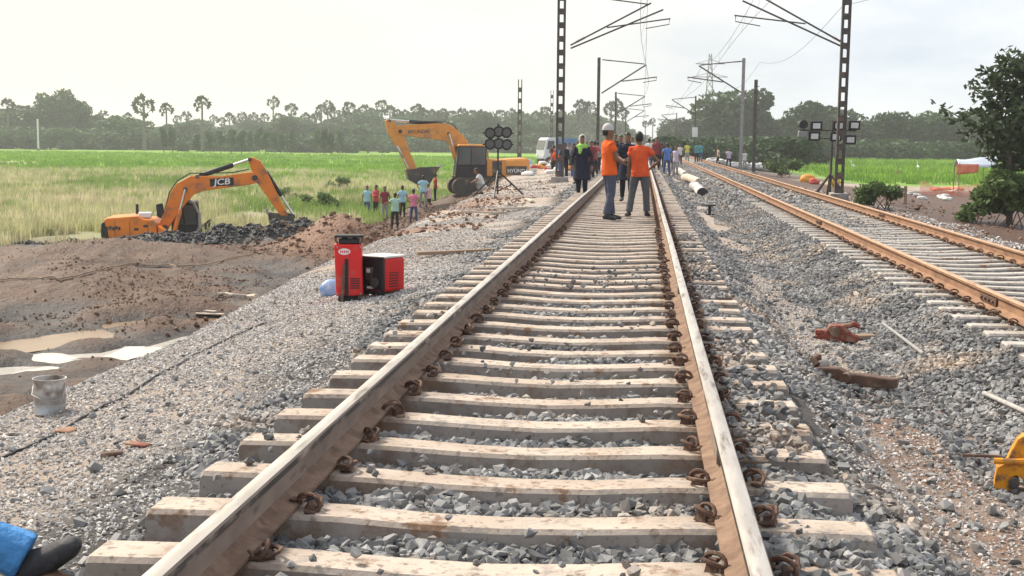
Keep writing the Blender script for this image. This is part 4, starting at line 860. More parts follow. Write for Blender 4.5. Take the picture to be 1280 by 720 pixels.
def cab(t, x0, x1, y0, y1, z0, z1, body, slope, front, roofm):
    """posts, roof, lower panels and glass; front = -1 when the windscreen looks along -x"""
    b = MB(); p_ = .09
    def X(x, z): return x + (slope * (z - z0) if ((x == x0) == (front < 0)) else 0)
    for x in (x0, (x0 + x1) / 2, x1):
        for y_ in (y0, y1): b.chain([(X(x, z0), y_, z0), (X(x, (z0 + z1) / 2), y_, (z0 + z1) / 2), (X(x, z1), y_, z1)], p_ / 2, 4)
    for z in (z0, z0 + .55 * (z1 - z0) * .7, z1):
        for y_ in (y0, y1): b.tube((X(x0, z), y_, z), (X(x1, z), y_, z), p_ / 2, n=4)
        for x in (x0, x1): b.tube((X(x, z), y0, z), (X(x, z), y1, z), p_ / 2, n=4)
    o = b.build('cab', body, t, smooth=None)
    zz_ = z0 + .55 * (z1 - z0) * .7
    def quad(name, P, mat):
        n_ = (Vector(P[1]) - Vector(P[0])).cross(Vector(P[3]) - Vector(P[0])).normalized() * .012
        MB().add([Vector(q) - n_ for q in P] + [Vector(q) + n_ for q in P], [(3, 2, 1, 0), (4, 5, 6, 7), (0, 1, 5, 4), (1, 2, 6, 5), (2, 3, 7, 6), (3, 0, 4, 7)]).build(name, mat, o, smooth=None)
    xm_ = (x0 + x1) / 2
    for y_ in (y0, y1):
        for a, c in ((x0, xm_), (xm_, x1)):
            quad('cab_window', [(X(a, zz_), y_, zz_), (X(c, zz_), y_, zz_), (X(c, z1), y_, z1), (X(a, z1), y_, z1)], M['glass'])
            quad('door_panel', [(X(a, z0), y_, z0), (X(c, z0), y_, z0), (X(c, zz_), y_, zz_), (X(a, zz_), y_, zz_)], body)
    for x in (x0, x1):
        quad('windscreen' if (x == x0) == (front < 0) else 'rear_window', [(X(x, zz_), y0, zz_), (X(x, zz_), y1, zz_), (X(x, z1), y1, z1), (X(x, z1), y0, z1)], M['glass'])
        quad('door_panel', [(X(x, z0), y0, z0), (X(x, z0), y1, z0), (X(x, zz_), y1, zz_), (X(x, zz_), y0, zz_)], body)
    MB().box(((X(x0, z1) + X(x1, z1)) / 2, (y0 + y1) / 2, z1 + .07), (abs(X(x1, z1) - X(x0, z1)) + .16, y1 - y0 + .14, .13), None, .92).build('cab_roof', roofm, o, bevel=.04)
    b = MB(); b.box((xm_, (y0 + y1) / 2, z0 + .45), (.5, .5, .14)); b.box((xm_ - front * .25, (y0 + y1) / 2, z0 + .8), (.13, .48, .7)); b.build('driver_seat', M['black'], o, bevel=.03)
    return o

# orange machine, bogged in the clay
YJ = 52.0; oj = at(215, 318, YJ); t = empty('excavator', oj, CAMYAW + R(9), 'orange excavator bogged down in dark clay at the field edge, arm bent over', 'excavator')
sj = F / YJ * .995; cj = lambda px, py: ((px - 215) / sj, (318 - py) / sj)
def seg(t, name, pts, cv, y0, y1, mat, bevel=.03): return MB().prism([cv(*q) for q in pts], y0, y1).build(name, mat, t, smooth=None, bevel=bevel)
hood = seg(t, 'engine_hood', [(136, 272), (140, 269), (178, 266), (184, 270), (196, 271), (200, 277), (201, 300), (180, 301), (139, 302)], cj, -1.25, .9, M['jcb'], .07)
seg(t, 'counterweight', [(133.6, 276), (137, 273), (141, 285), (144, 303), (135, 303), (133, 290)], cj, -1.3, 1.2, M['black'], .05)
seg(t, 'deck', [(140, 302.5), (215, 302), (222, 292), (224, 306), (140, 308)], cj, -1.2, 1.1, M['hydark'], .03)
seg(t, 'side_panel', [(201.6, 279), (209, 284), (216, 290), (215, 300), (201.6, 300)], cj, -1.15, -.35, M['jcb'], .04)
b = MB()
for i in range(5): x_, z_ = cj(141 + i * 3.6, 282); b.box((x_, -1.262, z_ + .03 * (i % 2)), (.085, .012, .13))
b.build('hood_marking', M['hydark'], hood, smooth=None)
for q in ((176, 283), (182, 290), (187, 279)): x_, z_ = cj(*q); MB().box((x_, -1.26, z_), (.16, .015, .10)).build('hood_vent', M['hydark'], hood, smooth=None)
x_, z_ = cj(172, 265); MB().tube((x_, .2, z_ - .1), (x_, .2, z_ + .35), .06).build('exhaust_pipe', M['black'], hood)
x_, z_ = cj(185, 270); b = MB(); b.box((x_, -.7, z_ + .12), (.5, .5, .22)); b.build('air_cleaner', M['white'], hood, bevel=.05)
bo = seg(t, 'boom', [(202, 288), (200, 280), (207, 262), (216, 237), (224, 226), (240, 217), (252, 217), (280, 217), (312, 212), (322, 211), (326, 219), (322, 226), (313, 228), (285, 232), (256, 236), (244, 241), (235, 251), (222, 268), (210, 287)], cj, -.32, .12, M['jcb'], .03)
seg(t, 'stick', [(313, 198), (314, 193), (319, 193), (328, 197), (335, 208), (344, 228), (354, 250), (363, 266), (361, 272), (355, 270), (346, 258), (334, 240), (325, 227), (318, 222), (317, 210)], cj, -.26, .06, M['jcb'], .03)
cyl(t, 'arm_cylinder', cj(249, 218), cj(315, 195.5), .105, .68, M['black'], -.1)
for y_ in (-.42, .24): cyl(t, 'boom_cylinder', cj(219, 290), cj(234, 234), .085, .55, M['jcb'], y_)
cyl(t, 'bucket_cylinder', cj(335, 211), cj(370, 268), .085, .55, M['black'], -.1)
seg(t, 'bucket_link', [(354, 262), (371, 266), (372, 271), (352, 269)], cj, -.24, .04, M['hydark'], .02)
bucket(t, [(368, 268), (371, 278), (366, 287), (352, 290), (340, 283), (337, 264)], cj, 1.15, M['hydark'], -.1, ((341, 284), (336, 262)))
cb = cab(t, *[cj(216, 0)[0], cj(250, 0)[0]], .2, 1.25, cj(0, 298)[1], cj(0, 254)[1], M['black'], -.12, 1, M['hydark'])
MB().chain([Vector((cj(*q)[0], .1, cj(*q)[1])) for q in ((243, 296), (250, 284), (250, 266), (243, 252), (236, 249))], .07, 8).build('cab_guard', M['steelgrey'], cb)
seg(t, 'side_mirror', [(198, 253), (206, 251), (208, 262), (204, 271), (199, 268)], cj, -.6, -.5, M['black'], .02)
for y_ in (-1.05, 1.05): crawler(t, -2.0, 2.0, y_, .55, .85, -1.35)
x_, z_ = cj(279.5, 224.5); pl = MB().box((0, 0, 0), (.93, .012, .31)).build('name_plate', M['black'], bo, (x_, -.327, z_), (0, R(-4), 0), smooth=None)
letters('lettering', 'JCB', .34, M['white'], pl, (0, -.012, 0), (math.pi / 2, 0, 0), .02, .15, .004, 1.22)
def pins_and_hoses(t, bo, pins, hose, cv, y0, y1):
    for px_, py_, r_ in pins: x_, z_ = cv(px_, py_); MB().chain([(x_, y0 - .03, z_), (x_, y1 + .03, z_)], r_, 12).build('pin', M['hydark'], bo, smooth=50)
    for k in (0, .09): MB().chain([(cv(*q)[0], y0 + .06 + k, cv(*q)[1] + .03) for q in hose], .022, 5).build('hydraulic_hose', M['rubber'], bo, smooth=60)
pins_and_hoses(t, bo, ((208, 283, .12), (234, 234, .09), (321, 219, .12), (315, 195.5, .08), (249, 218, .08)), ((206, 268), (214, 239), (224, 224), (240, 214.5), (262, 214.5), (292, 213.5), (314, 209)), cj, -.34, .14)
for q_ in (150, 168, 190): x_, z_ = cj(q_, 286); MB().box((x_, -1.262, z_), (.018, .012, .78)).build('panel_seam', M['hydark'], hood, smooth=None)
pp = at(268, 291, 50); tp_ = MB(); tp_.box((0, 0, 0), (.42, .10, 1.05), Matrix.Rotation(R(-38), 3, 'Y')); tp_.box((0, -.07, .12), (.2, .06, .34), Matrix.Rotation(R(-38), 3, 'Y'))
tag(tp_.build('track_plate', M['black'], None, pp, smooth=None, bevel=.02), 'black metal plate sticking out of the clay beside the orange excavator', 'plate')

# yellow machine on the bank
YH = 80.0; oh = at(605, 244, YH); oh.z = gz(oh.x, YH); zoff = at(605, 244, YH).z - oh.z
t = empty('excavator', oh, CAMYAW + R(10), 'yellow crawler excavator working on the bank beside the group of labourers', 'excavator')
sh = F / YH * .995; chh = lambda px, py: ((px - 605) / sh, (244 - py) / sh + zoff)
bo = seg(t, 'boom', [(492, 164), (494, 159.5), (505, 158), (547, 155.5), (558, 156), (568, 161), (577, 169), (584, 178), (587, 186), (586, 204), (577, 204), (573, 194), (566, 184), (556, 177), (530, 174), (505, 171), (496, 170)], chh, -.05, .5, M['hyu'], .03)
seg(t, 'stick', [(481.5, 153), (486, 151), (494, 156), (502, 166), (507, 176), (513, 193), (522, 213), (520, 218), (511, 216), (504, 203), (495, 184), (485, 168)], chh, .0, .45, M['hyu'], .03)
cyl(t, 'arm_cylinder', chh(553, 156.5), chh(486, 152), .12, .62, M['black'], .22)
for y_ in (-.2, .65): cyl(t, 'boom_cylinder', chh(570, 200), chh(560, 168), .1, .55, M['hyu'], y_)
cyl(t, 'bucket_cylinder', chh(496, 184), chh(510, 211), .09, .55, M['chrome'], -.06)
bucket(t, [(507, 213), (510, 224), (522, 231), (536, 229), (548, 209), (526, 210)], chh, 1.3, M['hydark'], .22, ((536, 229), (549, 208)))
pins_and_hoses(t, bo, ((581, 200, .13), (560, 168, .09), (500, 166, .12), (487, 153, .08)), ((579, 175), (566, 157.5), (555, 153.5), (530, 154), (508, 156.5)), chh, -.07, .52)
hd = seg(t, 'engine_house', [(604, 200), (608, 198.5), (624, 199), (656, 197), (656.5, 214), (652, 219), (604, 220)], chh, -1.25, 1.3, M['hyu'], .06)
cw = seg(t, 'counterweight', [(626, 199.8), (657.5, 197.8), (658, 219), (655, 224), (626, 223)], chh, -1.33, 1.36, M['hyu'], .12)
seg(hd, 'vent_panel', [(611, 201), (623, 201), (623, 218), (611, 219)], chh, -1.28, -1.24, M['hydark'], .01)
x0_, z0_ = chh(628, 218); x1_, z1_ = chh(654, 207); MB().box(((x0_ + x1_) / 2, -1.335, (z0_ + z1_) / 2), (x1_ - x0_, .02, z1_ - z0_)).build('dark_stripe', M['hydark'], cw, smooth=None)
letters('lettering', 'HYUNDAI', .30, M['white'], cw, ((x0_ + x1_) / 2 + .12, -1.348, (z0_ + z1_) / 2 - .02), bold=.01)
x_, z_ = chh(523, 166.2); letters('lettering', 'HYUNDAI', .30, M['hydark'], bo, (x_, -.056, z_), (math.pi / 2, R(-3), 0), .012, 0, .004, .95)
seg(t, 'deck', [(566, 220.5), (655, 220.5), (650, 225), (570, 225)], chh, -1.3, 1.3, M['hydark'], .03)
cab(t, chh(566, 0)[0], chh(603, 0)[0], -1.28, -.2, chh(0, 220)[1], chh(0, 183.5)[1], M['black'], .10, -1, M['hyu'])
MB().chain([Vector((chh(*q)[0], -1.0, chh(*q)[1])) for q in ((600, 183), (606, 190), (607, 204))], .05, 6).build('handrail', M['hyu'], t)
MB().box((0, 0, .62), (2.2, 1.6, .7)).build('car_body', M['hydark'], t, bevel=.05)
for y_ in (-1.1, 1.1): crawler(t, -2.05, 1.9, y_, .6, .95, 0)

# ------------------------------------------------------------------ people
def figure(pose, vox, fingers):
    hz = pose.get('hz', .90); lx, ly = pose.get('lean', (0, 0)); cz = math.sqrt(max(.05, 1 - lx * lx - ly * ly))
    T = lambda h, dx=0, dy=0: Vector((lx * h + dx, ly * h + dy, hz + h * cz))
    legs = pose.get('legs', [((-.10, .02, .48), (-.11, 0, .09), (-.03, 1)), ((.10, .02, .48), (.11, 0, .09), (.03, 1))])
    arms = pose.get('arms', [((-.25, 0, .22), (-.27, .08, -.02)), ((.25, 0, .22), (.27, .08, -.02))])
    b = MB(); sh_ = MB(); tr_ = MB(); so_ = MB()
    b.chain([T(-.10), T(0), T(.15), T(.30), T(.43), T(.50), T(.545), T(.62)], [(.13, .09), (.165, .115), (.14, .095), (.16, .11), (.175, .10), (.12, .07), (.056, .056), (.052, .052)], 14, ref=(1, 0, 0))
    hy = pose.get('look', 0); hr = Matrix.Rotation(hy, 3, 'Z'); hc = T(.685)
    prof = [(-.125, .03, .035, .055), (-.105, .052, .06, .035), (-.07, .064, .082, .012), (-.03, .070, .092, .003), (.015, .075, .097, 0), (.055, .073, .095, -.003), (.09, .056, .074, -.006), (.112, .03, .04, -.008), (.118, .008, .01, -.008)]
    vs = []; n = 14
    for z, a, c, f in prof: vs += [hc + hr @ Vector((a * math.cos(6.2832 * j / n), f + c * math.sin(6.2832 * j / n), z)) for j in range(n)]
    fs = [(i * n + j, i * n + (j + 1) % n, (i + 1) * n + (j + 1) % n, (i + 1) * n + j) for i in range(len(prof) - 1) for j in range(n)] + [tuple(range(n - 1, -1, -1)), tuple((len(prof) - 1) * n + j for j in range(n))]
    b.add(vs, fs)
    b.box(hc + hr @ Vector((0, .103, -.018)), (.026, .034, .045), hr, .7)
    for s in (-1, 1): b.box(hc + hr @ Vector((s * .077, -.005, -.01)), (.016, .035, .06), hr)
    b.box(hc + hr @ Vector((0, .094, -.066)), (.045, .014, .014), hr)
    for s, (el, wr) in zip((-1, 1), arms):
        S = T(.455, s * .165); E = T(0) + Vector(el); W_ = T(0) + Vector(wr)
        b.chain([S + Vector((-s * .05, 0, 0)), S, S.lerp(E, .5), E, E.lerp(W_, .35), W_], [.05, .054, .046, .038, .038, .026], 10)
        d = (W_ - E).normalized(); r, u = frame_of(d); pe = W_ + d * .085
        b.chain([W_ - d * .01, W_ + d * .04, pe], [(.026, .02), (.040, .017), (.038, .014)], 8, ref=r)
        if fingers:
            for k, L in enumerate((.062, .074, .070, .055)): q = pe + r * (-.028 + .0187 * k); m_ = q + d * L * .55 + u * .008; b.chain([q - d * .012, m_, m_ + (d * .8 - u * .5).normalized() * L * .5], [.0095, .0088, .0075], 6)
            th = W_ + d * .03 - r * .034; b.chain([th, th + (d - r * .8).normalized() * .035, th + (d - r * .4).normalized() * .065], [.012, .0105, .0085], 6)
        full = pose.get('sleeve', .55); ce = S.lerp(E, min(full, .95)) if full < 1 else E
        if full < 1: sh_.chain([S + Vector((-s * .06, 0, .0)), S, S.lerp(E, .3), ce], [.066, .073, .068, .066], 10)
        else: sh_.chain([S + Vector((-s * .06, 0, 0)), S, S.lerp(E, .5), E, E.lerp(W_, .5), E.lerp(W_, .93)], [.064, .070, .060, .052, .048, .042], 10)
    for s, (kn, an, toe) in zip((-1, 1), legs):
        Hp = Vector((s * .085, 0, hz)); K = Vector(kn); A = Vector(an); td = Vector((toe[0], toe[1], 0)).normalized()
        b.chain([Hp, Hp.lerp(K, .5), K, K.lerp(A, .3), A], [.088, .075, .056, .056, .036], 10)
        heel = A - td * .05 + Vector((0, 0, -.045)); b.chain([heel, A + Vector((0, 0, -.03)), A + td * .09 + Vector((0, 0, -.055)), A + td * .17 + Vector((0, 0, -.07))], [.03, .04, (.042, .03), (.03, .016)], 8)
        fl = pose.get('flare', .062); tr_.chain([Hp + Vector((-s * .02, 0, .02)), Hp.lerp(K, .4), K, K.lerp(A, .45), A + Vector((0, 0, .012))], [.108, .096, .074, .070, fl], 10)
        tu, sf = pose.get('toe_up', 0), pose.get('shoe', 1)
        so_.chain([heel - td * .012, A + Vector((0, 0, -.028)), A + td * .09 + Vector((0, 0, -.05 + tu * .1)), A + td * .17 + Vector((0, 0, -.062 + tu * .2)), A + td * .20 + Vector((0, 0, -.064 + tu * .24))], [.036 * sf, .050 * sf, (.052 * sf, .042 * sf), (.048 * sf, .034 * sf), (.028 * sf, .018 * sf)], 10)
    tr_.chain([T(-.08), T(0), T(.10)], [(.15, .11), (.182, .132), (.165, .118)], 14, ref=(1, 0, 0))
    ku = pose.get('kurta')
    if ku: sh_.chain([Vector((0, 0, ku)), Vector((0, 0, (ku + hz) / 2)), T(.0), T(.15), T(.30), T(.43), T(.50), T(.535)], [(.25, .19), (.225, .165), (.19, .14), (.163, .115), (.182, .13), (.195, .118), (.14, .085), (.075, .07)], 16, ref=(1, 0, 0))
    else: sh_.chain([T(-.10), T(0), T(.15), T(.30), T(.43), T(.50), T(.535)], [(.187, .14), (.186, .138), (.168, .118), (.182, .13), (.195, .118), (.14, .085), (.075, .07)], 16, ref=(1, 0, 0))
    res = {k: bake(v.mesh(k), vox, 3) for k, v in (('body', b), ('shirt', sh_), ('trousers', tr_), ('shoes', so_))}
    hb = MB(); prof2 = [(-.075, .058, .05, -.045), (-.03, .079, .07, -.036), (.02, .083, .085, -.022), (.06, .080, .10, -.006), (.098, .062, .08, -.008), (.124, .034, .044, -.01), (.132, .008, .01, -.01)]
    if pose.get('long_hair'): prof2 = [(-.2, .07, .03, -.09), (-.13, .078, .045, -.07)] + prof2
    vs = []
    for z, a, c, f in prof2: vs += [hc + hr @ Vector((a * math.cos(6.2832 * j / n), f + c * math.sin(6.2832 * j / n), z)) for j in range(n)]
    fs = [(i * n + j, i * n + (j + 1) % n, (i + 1) * n + (j + 1) % n, (i + 1) * n + j) for i in range(len(prof2) - 1) for j in range(n)] + [tuple(range(n - 1, -1, -1)), tuple((len(prof2) - 1) * n + j for j in range(n))]
    hb.add(vs, fs); res['hair'] = hb.mesh('hair', 60)
    eb = MB()
    for s in (-1, 1): eb.chain([hc + hr @ Vector((s * .030, .088, .012)), hc + hr @ Vector((s * .030, .0985, .012))], [.011, .007], 8)
    res['eyes'] = eb.mesh('eyes', 60); res['head'] = hc; res['turn'] = hy
    for k in ('body', 'shirt', 'trousers', 'shoes', 'hair', 'eyes'): res[k].materials.append(M['skin'])
    return res
CLOTH = {}
def cloth(c):
    c = tuple(c)
    if c not in CLOTH: CLOTH[c] = pmat('cloth_%d' % len(CLOTH), c, tuple(.78 * q for q in c), 7, .9, .9, 9, bdist=.05)
    return CLOTH[c]
def person(fig, loc, h, face, shirt, trousers, label, group=None, hair=True, eyes=False, shoes='shoe'):
    t = empty('person', loc, face, label, 'person', group); t.scale = (h / 1.68,) * 3
    for nm, mt in (('body', M['skin']), ('shirt', cloth(shirt)), ('trousers', cloth(trousers)), ('shoes', M[shoes]), ('hair', M['hair']), ('eyes', M['black'])):
        if (nm == 'hair' and not hair) or (nm == 'eyes' and not eyes): continue
        o = link(nm, fig[nm], None, t); o.material_slots[0].link = 'OBJECT'; o.material_slots[0].material = mt
    return t
def cap_on(t, fig, mat, name='helmet', peak=True):
    c = fig['head']; b = MB(); b.lathe([(.098, -.0), (.112, .0), (.112, .022), (.105, .07), (.078, .12), (.035, .148), (.0001, .152)], 16)
    if peak: b.box((0, .115, .012), (.13, .08, .014))
    me = b.mesh(name, 50); o = link(name, me, mat, t, c + Vector((0, -.008, .022)), (0, 0, fig['turn'])); return o
V, DV = .011, .02
f_vest = figure({'lean': (-.02, -.04), 'look': R(-10), 'arms': [((-.20, .06, .2), (-.02, .24, .17)), ((.20, .06, .2), (.03, .26, .12))], 'sleeve': .5,
                 'legs': [((-.08, .05, .48), (-.09, .10, .09), (-.1, 1)), ((.08, .02, .48), (.09, -.08, .09), (.05, 1))], 'flare': .07}, V, True)
f_hip = figure({'lean': (-.05, .03), 'look': R(12), 'arms': [((-.22, .02, .20), (-.22, .14, -.03)), ((.36, -.05, .22), (.20, .08, .06))], 'sleeve': .5,
                'legs': [((-.15, .03, .48), (-.21, -.02, .09), (-.25, 1)), ((.13, .02, .48), (.15, .03, .09), (.3, 1))], 'flare': .072}, V, True)
f_tunic = figure({'kurta': .52, 'arms': [((-.23, .06, .2), (-.06, .22, .16)), ((.23, .06, .2), (.08, .22, .13))], 'sleeve': .7, 'flare': .05, 'long_hair': True}, V, True)
f_kurta = figure({'kurta': .50, 'lean': (0, .03), 'look': R(8), 'sleeve': 1.0, 'flare': .052, 'long_hair': True, 'legs': [((-.09, .06, .48), (-.10, .05, .09), (-.05, 1)), ((.09, .03, .48), (.10, -.08, .12), (.05, 1))]}, V, True)
navy, dnavy, denim, charcoal = (.012, .015, .035), (.008, .010, .022), (.075, .085, .13), (.10, .105, .115)
orange, redor = (.80, .12, .012), (.72, .10, .025)
p = at(757, 272, 24.6); p.z = .0
t = person(f_vest, (p.x + .05, p.y, .0), 1.71, R(-66), orange, denim, 'person in bright orange safety vest and pale cap standing side-on between the rails', None, True, True)
cap_on(t, f_vest, M['sackwhite'], 'cap', False).scale = (.90, .92, .85)
b = MB(); b.chain([(-.185, .02, 1.33), (-.225, .02, 1.22), (-.24, .05, 1.12)], [.068, .064, .058], 10); 
p = at(799, 268, 25.8); person(f_hip, (p.x, p.y, 0), 1.60, R(3), redor, charcoal, 'person in an orange-red shirt and grey trousers seen from behind, hand on hip', None, True, True)
p = at(783, 250, 32.5); person(f_tunic, (p.x, p.y, 0), 1.63, R(172), navy, dnavy, 'person in a dark navy tunic standing between the two people in orange', None, True, True)
p = at(727, 246, 37.5); t = person(f_kurta, (p.x, p.y, gz(p.x, p.y) + .02), 1.74, R(176), navy, dnavy, 'person in a long dark blue tunic with a lime green scarf left of the rail', None, True, True)
b = MB(); b.chain([(0, -.01, 1.50), (0, 0, 1.45), (0, .01, 1.40), (0, .03, 1.33)], [(.085, .085), (.115, .10), (.19, .13), (.15, .13)], 14, ref=(1, 0, 0)); b.chain([(.03, .10, 1.40), (.04, .155, 1.30), (.05, .165, 1.20)], [(.07, .03), (.06, .025), (.035, .02)], 8, ref=(1, 0, 0))
link('scarf', bake(b.mesh('scarf'), .012, 2), cloth((.32, .58, .12)), t)
link('headscarf', MB().lathe([(.088, -.12), (.102, -.06), (.108, .0), (.104, .06), (.08, .115), (.03, .14), (.0001, .142)], 14).mesh('headscarf', 60), cloth((.55, .50, .42)), t, f_kurta['head'] + Vector((0, -.03, 0)))
# shared poses for the smaller figures
fs_stand = figure({'sleeve': .6}, DV, False)
fs_step = figure({'lean': (.02, .08), 'legs': [((-.1, .14, .50), (-.11, .13, .10), (-.1, 1)), ((.1, .02, .48), (.12, -.16, .12), (.1, 1))], 'arms': [((-.26, -.06, .22), (-.27, .05, .0)), ((.25, .08, .22), (.24, .22, .06))], 'sleeve': .6}, DV, False)
fs_hands = figure({'arms': [((-.34, -.04, .24), (-.19, .08, .07)), ((.34, -.04, .24), (.19, .08, .07))], 'legs': [((-.14, .02, .48), (-.17, 0, .09), (-.2, 1)), ((.14, .02, .48), (.17, 0, .09), (.2, 1))], 'sleeve': .6}, DV, False)
fs_fold = figure({'arms': [((-.22, .05, .22), (.02, .20, .20)), ((.22, .05, .22), (-.02, .22, .16))], 'sleeve': 1.0}, DV, False)
fs_point = figure({'lean': (0, .05), 'arms': [((-.32, .12, .32), (-.44, .33, .24)), ((.25, 0, .22), (.27, .08, -.02))], 'legs': [((-.13, .03, .48), (-.18, -.03, .09), (-.2, 1)), ((.12, .06, .48), (.15, .06, .09), (.2, 1))], 'sleeve': .6}, DV, False)
fs_squat = figure({'hz': .34, 'lean': (0, .42), 'legs': [((-.17, .36, .50), (-.14, .06, .09), (-.2, 1)), ((.17, .36, .50), (.14, .06, .09), (.2, 1))], 'arms': [((-.26, .30, .24), (-.12, .46, .16)), ((.26, .30, .24), (.12, .46, .16))], 'sleeve': .6}, DV, False)
fs_bend = figure({'hz': .86, 'lean': (.0, .72), 'legs': [((-.12, .06, .47), (-.13, -.04, .09), (-.1, 1)), ((.12, .06, .47), (.13, -.04, .09), (.1, 1))], 'arms': [((-.22, .42, .10), (-.16, .50, -.16)), ((.22, .42, .10), (.16, .50, -.16))], 'sleeve': .6}, DV, False)
W_, BK, CY, MINT, PINK, REDS, MAR, BLUE, TEAL, LIL, PEACH, GREY, BJ = (.62, .62, .60), (.015, .015, .018), (.35, .62, .72), (.42, .68, .58), (.72, .22, .35), (.50, .06, .06), (.22, .03, .045), (.10, .22, .55), (.08, .30, .32), (.55, .48, .60), (.68, .46, .34), (.30, .30, .31), (.06, .10, .22)
gb = 'labourers standing below the bank near the yellow excavator'
for fig, px_, fy, hp, fc, c1, c2, lab in (
    (fs_stand, 459, 270, 38, 175, CY, BJ, 'person in a cyan shirt and blue jeans, leftmost labourer below the bank'),
    (fs_fold, 470, 277, 39, 140, REDS, BK, 'person in a red shirt and dark trousers beside the leftmost labourer'),
    (fs_stand, 481, 274, 41, 190, MAR, GREY, 'person in a maroon shirt standing behind the red earth heap'),
    (fs_point, 494, 292, 45, 25, MINT, BK, 'person in a pale mint shirt seen from behind, nearest labourer below the bank'),
    (fs_stand, 503, 268, 40, 20, CY, BK, 'person in a light cyan shirt and black trousers behind the mint shirted person'),
    (fs_hands, 517, 282, 42, -20, PINK, BJ, 'person in a pink shirt with elbows out below the bank'),
    (fs_hands, 529, 252, 39, 10, CY, GREY, 'person in a pale blue shirt standing higher beside the excavator bucket'),
    (fs_step, 536, 266, 37, 60, (.70, .45, .45), BK, 'person in a pale red shirt walking up the bank'),
    (fs_stand, 544, 255, 34, 100, REDS, BK, 'person in a bright red shirt, rightmost of the labourers by the bucket')):
    Y = F * 1.66 / hp; p = at(px_, fy, Y); z = gz(p.x, p.y)
    person(fig, (p.x, p.y, p.z if abs(p.z - z) < .12 else z), 1.66, R(fc) + .1, c1, c2, lab, gb)
p = onground(604, 243); person(fs_squat, p, 1.5, R(100), W_, GREY, 'person in a white shirt squatting on the bank by the tripod', None)
gt = 'onlookers crowding on the nearer track'
for fig, px_, Y, fc, c1, c2, lab in (
    (fs_fold, 723, 52, 150, BK, BK, 'person in black clothes behind the person with the lime scarf'),
    (fs_bend, 701, 66, 90, orange, BJ, 'person in an orange shirt bending over on the left bank'),
    (fs_stand, 739, 58, 200, MAR, BK, 'person in a dark maroon shirt left of the safety vest'),
    (fs_stand, 747, 74, 10, GREY, BK, 'person in a grey shirt half hidden behind the safety vest'),
    (fs_hands, 769, 57, 170, BK, BJ, 'person in a black shirt with hands on hips behind the safety vest'),
    (fs_fold, 776, 47, 190, navy, dnavy, 'person in dark blue behind the navy tunic'),
    (fs_stand, 790, 68, 160, W_, GREY, 'person in a white shirt behind the navy tunic'),
    (fs_step, 811, 76, 0, W_, BJ, 'person in a white shirt just right of the orange-red shirt'),
    (fs_stand, 821, 70, 170, MAR, BK, 'person in a maroon shirt right of the crowd'),
    (fs_stand, 827, 88, 20, BK, BK, 'person in dark clothes farther back right of the maroon shirt'),
    (fs_hands, 834, 71, 30, BLUE, BJ, 'person in a bright blue shirt at the right end of the crowd'),
    (fs_stand, 845, 78, 150, LIL, GREY, 'person in a pale lilac shirt beside the bright blue shirt'),
    (fs_stand, 711, 84, 180, GREY, BK, 'person in a grey shirt on the left of the crowd by the truck'),
    (fs_fold, 717, 64, 120, BK, BJ, 'person in a black top and jeans left of the crowd'),
    (fs_stand, 733, 92, 200, PEACH, BK, 'person in a peach shirt far back in the crowd'),
    (fs_stand, 762, 96, 180, TEAL, BK, 'person in a teal shirt far back in the crowd'),
    (fs_stand, 786, 98, 0, W_, BK, 'person in white far back between the navy tunic and orange-red shirt'),
    (fs_stand, 815, 108, 180, CY, BK, 'person in pale cyan farthest back right of the orange-red shirt'),
    (fs_fold, 706, 58, 160, dnavy, BK, 'person in dark blue between the left mast and the lime scarf'),
    (fs_hands, 743, 67, 30, REDS, BK, 'person in red behind the person in maroon left of the safety vest'),
    (fs_stand, 752, 86, 180, BLUE, BK, 'person in blue far back left of the safety vest'),
    (fs_stand, 773, 80, 190, MAR, BK, 'person in maroon far back beside the person in dark blue'),
    (fs_stand, 817, 90, 20, GREY, BK, 'person in grey farther back left of the maroon shirt'),
    (fs_fold, 839, 92, 190, dnavy, BK, 'person in navy behind the bright blue shirt'),
    (fs_stand, 850, 105, 170, W_, BK, 'person in white at the far right behind the lilac shirt'),
    (fs_stand, 692, 80, 60, REDS, BK, 'person in red standing by the white sacks on the left bank')):
    p = at(px_, 190, Y); person(fig, (p.x, p.y, max(gz(p.x, p.y), 0.0 if abs(p.x - X1) < 1.4 else -9)), random.uniform(1.6, 1.72), R(fc), c1, c2, lab, gt)
gr = 'people along the rusty right track'
for fig, px_, fy, fc, c1, c2, lab in (
    (fs_stand, 870.5, 204, 20, TEAL, BK, 'person in a teal shirt walking on the rusty track'),
    (fs_step, 875.5, 203, -10, TEAL, BJ, 'person in dark teal right beside the teal shirted person'),
    (fs_step, 898, 203, 90, PEACH, BK, 'person in a peach shirt beside the sacks right of the rusty track'),
    (fs_hands, 911, 197, 180, LIL, BK, 'person in a lilac shirt, hands on hips, left of the pale leaning mast'),
    (fs_stand, 859, 196, 180, (.6, .6, .12), GREY, 'person in a yellow shirt far along the rusty track'),
    (fs_stand, 931, 190, 200, W_, GREY, 'person in white between the pale mast and the dark pole')):
    p = onground(px_, fy); p = p if p.y < 130 else at(px_, fy, 118); p.z = max(gz(p.x, p.y), Z2 if abs(p.x - X2) < 1.4 else -9); person(fig, p, 1.66, R(fc), c1, c2, lab, gr)

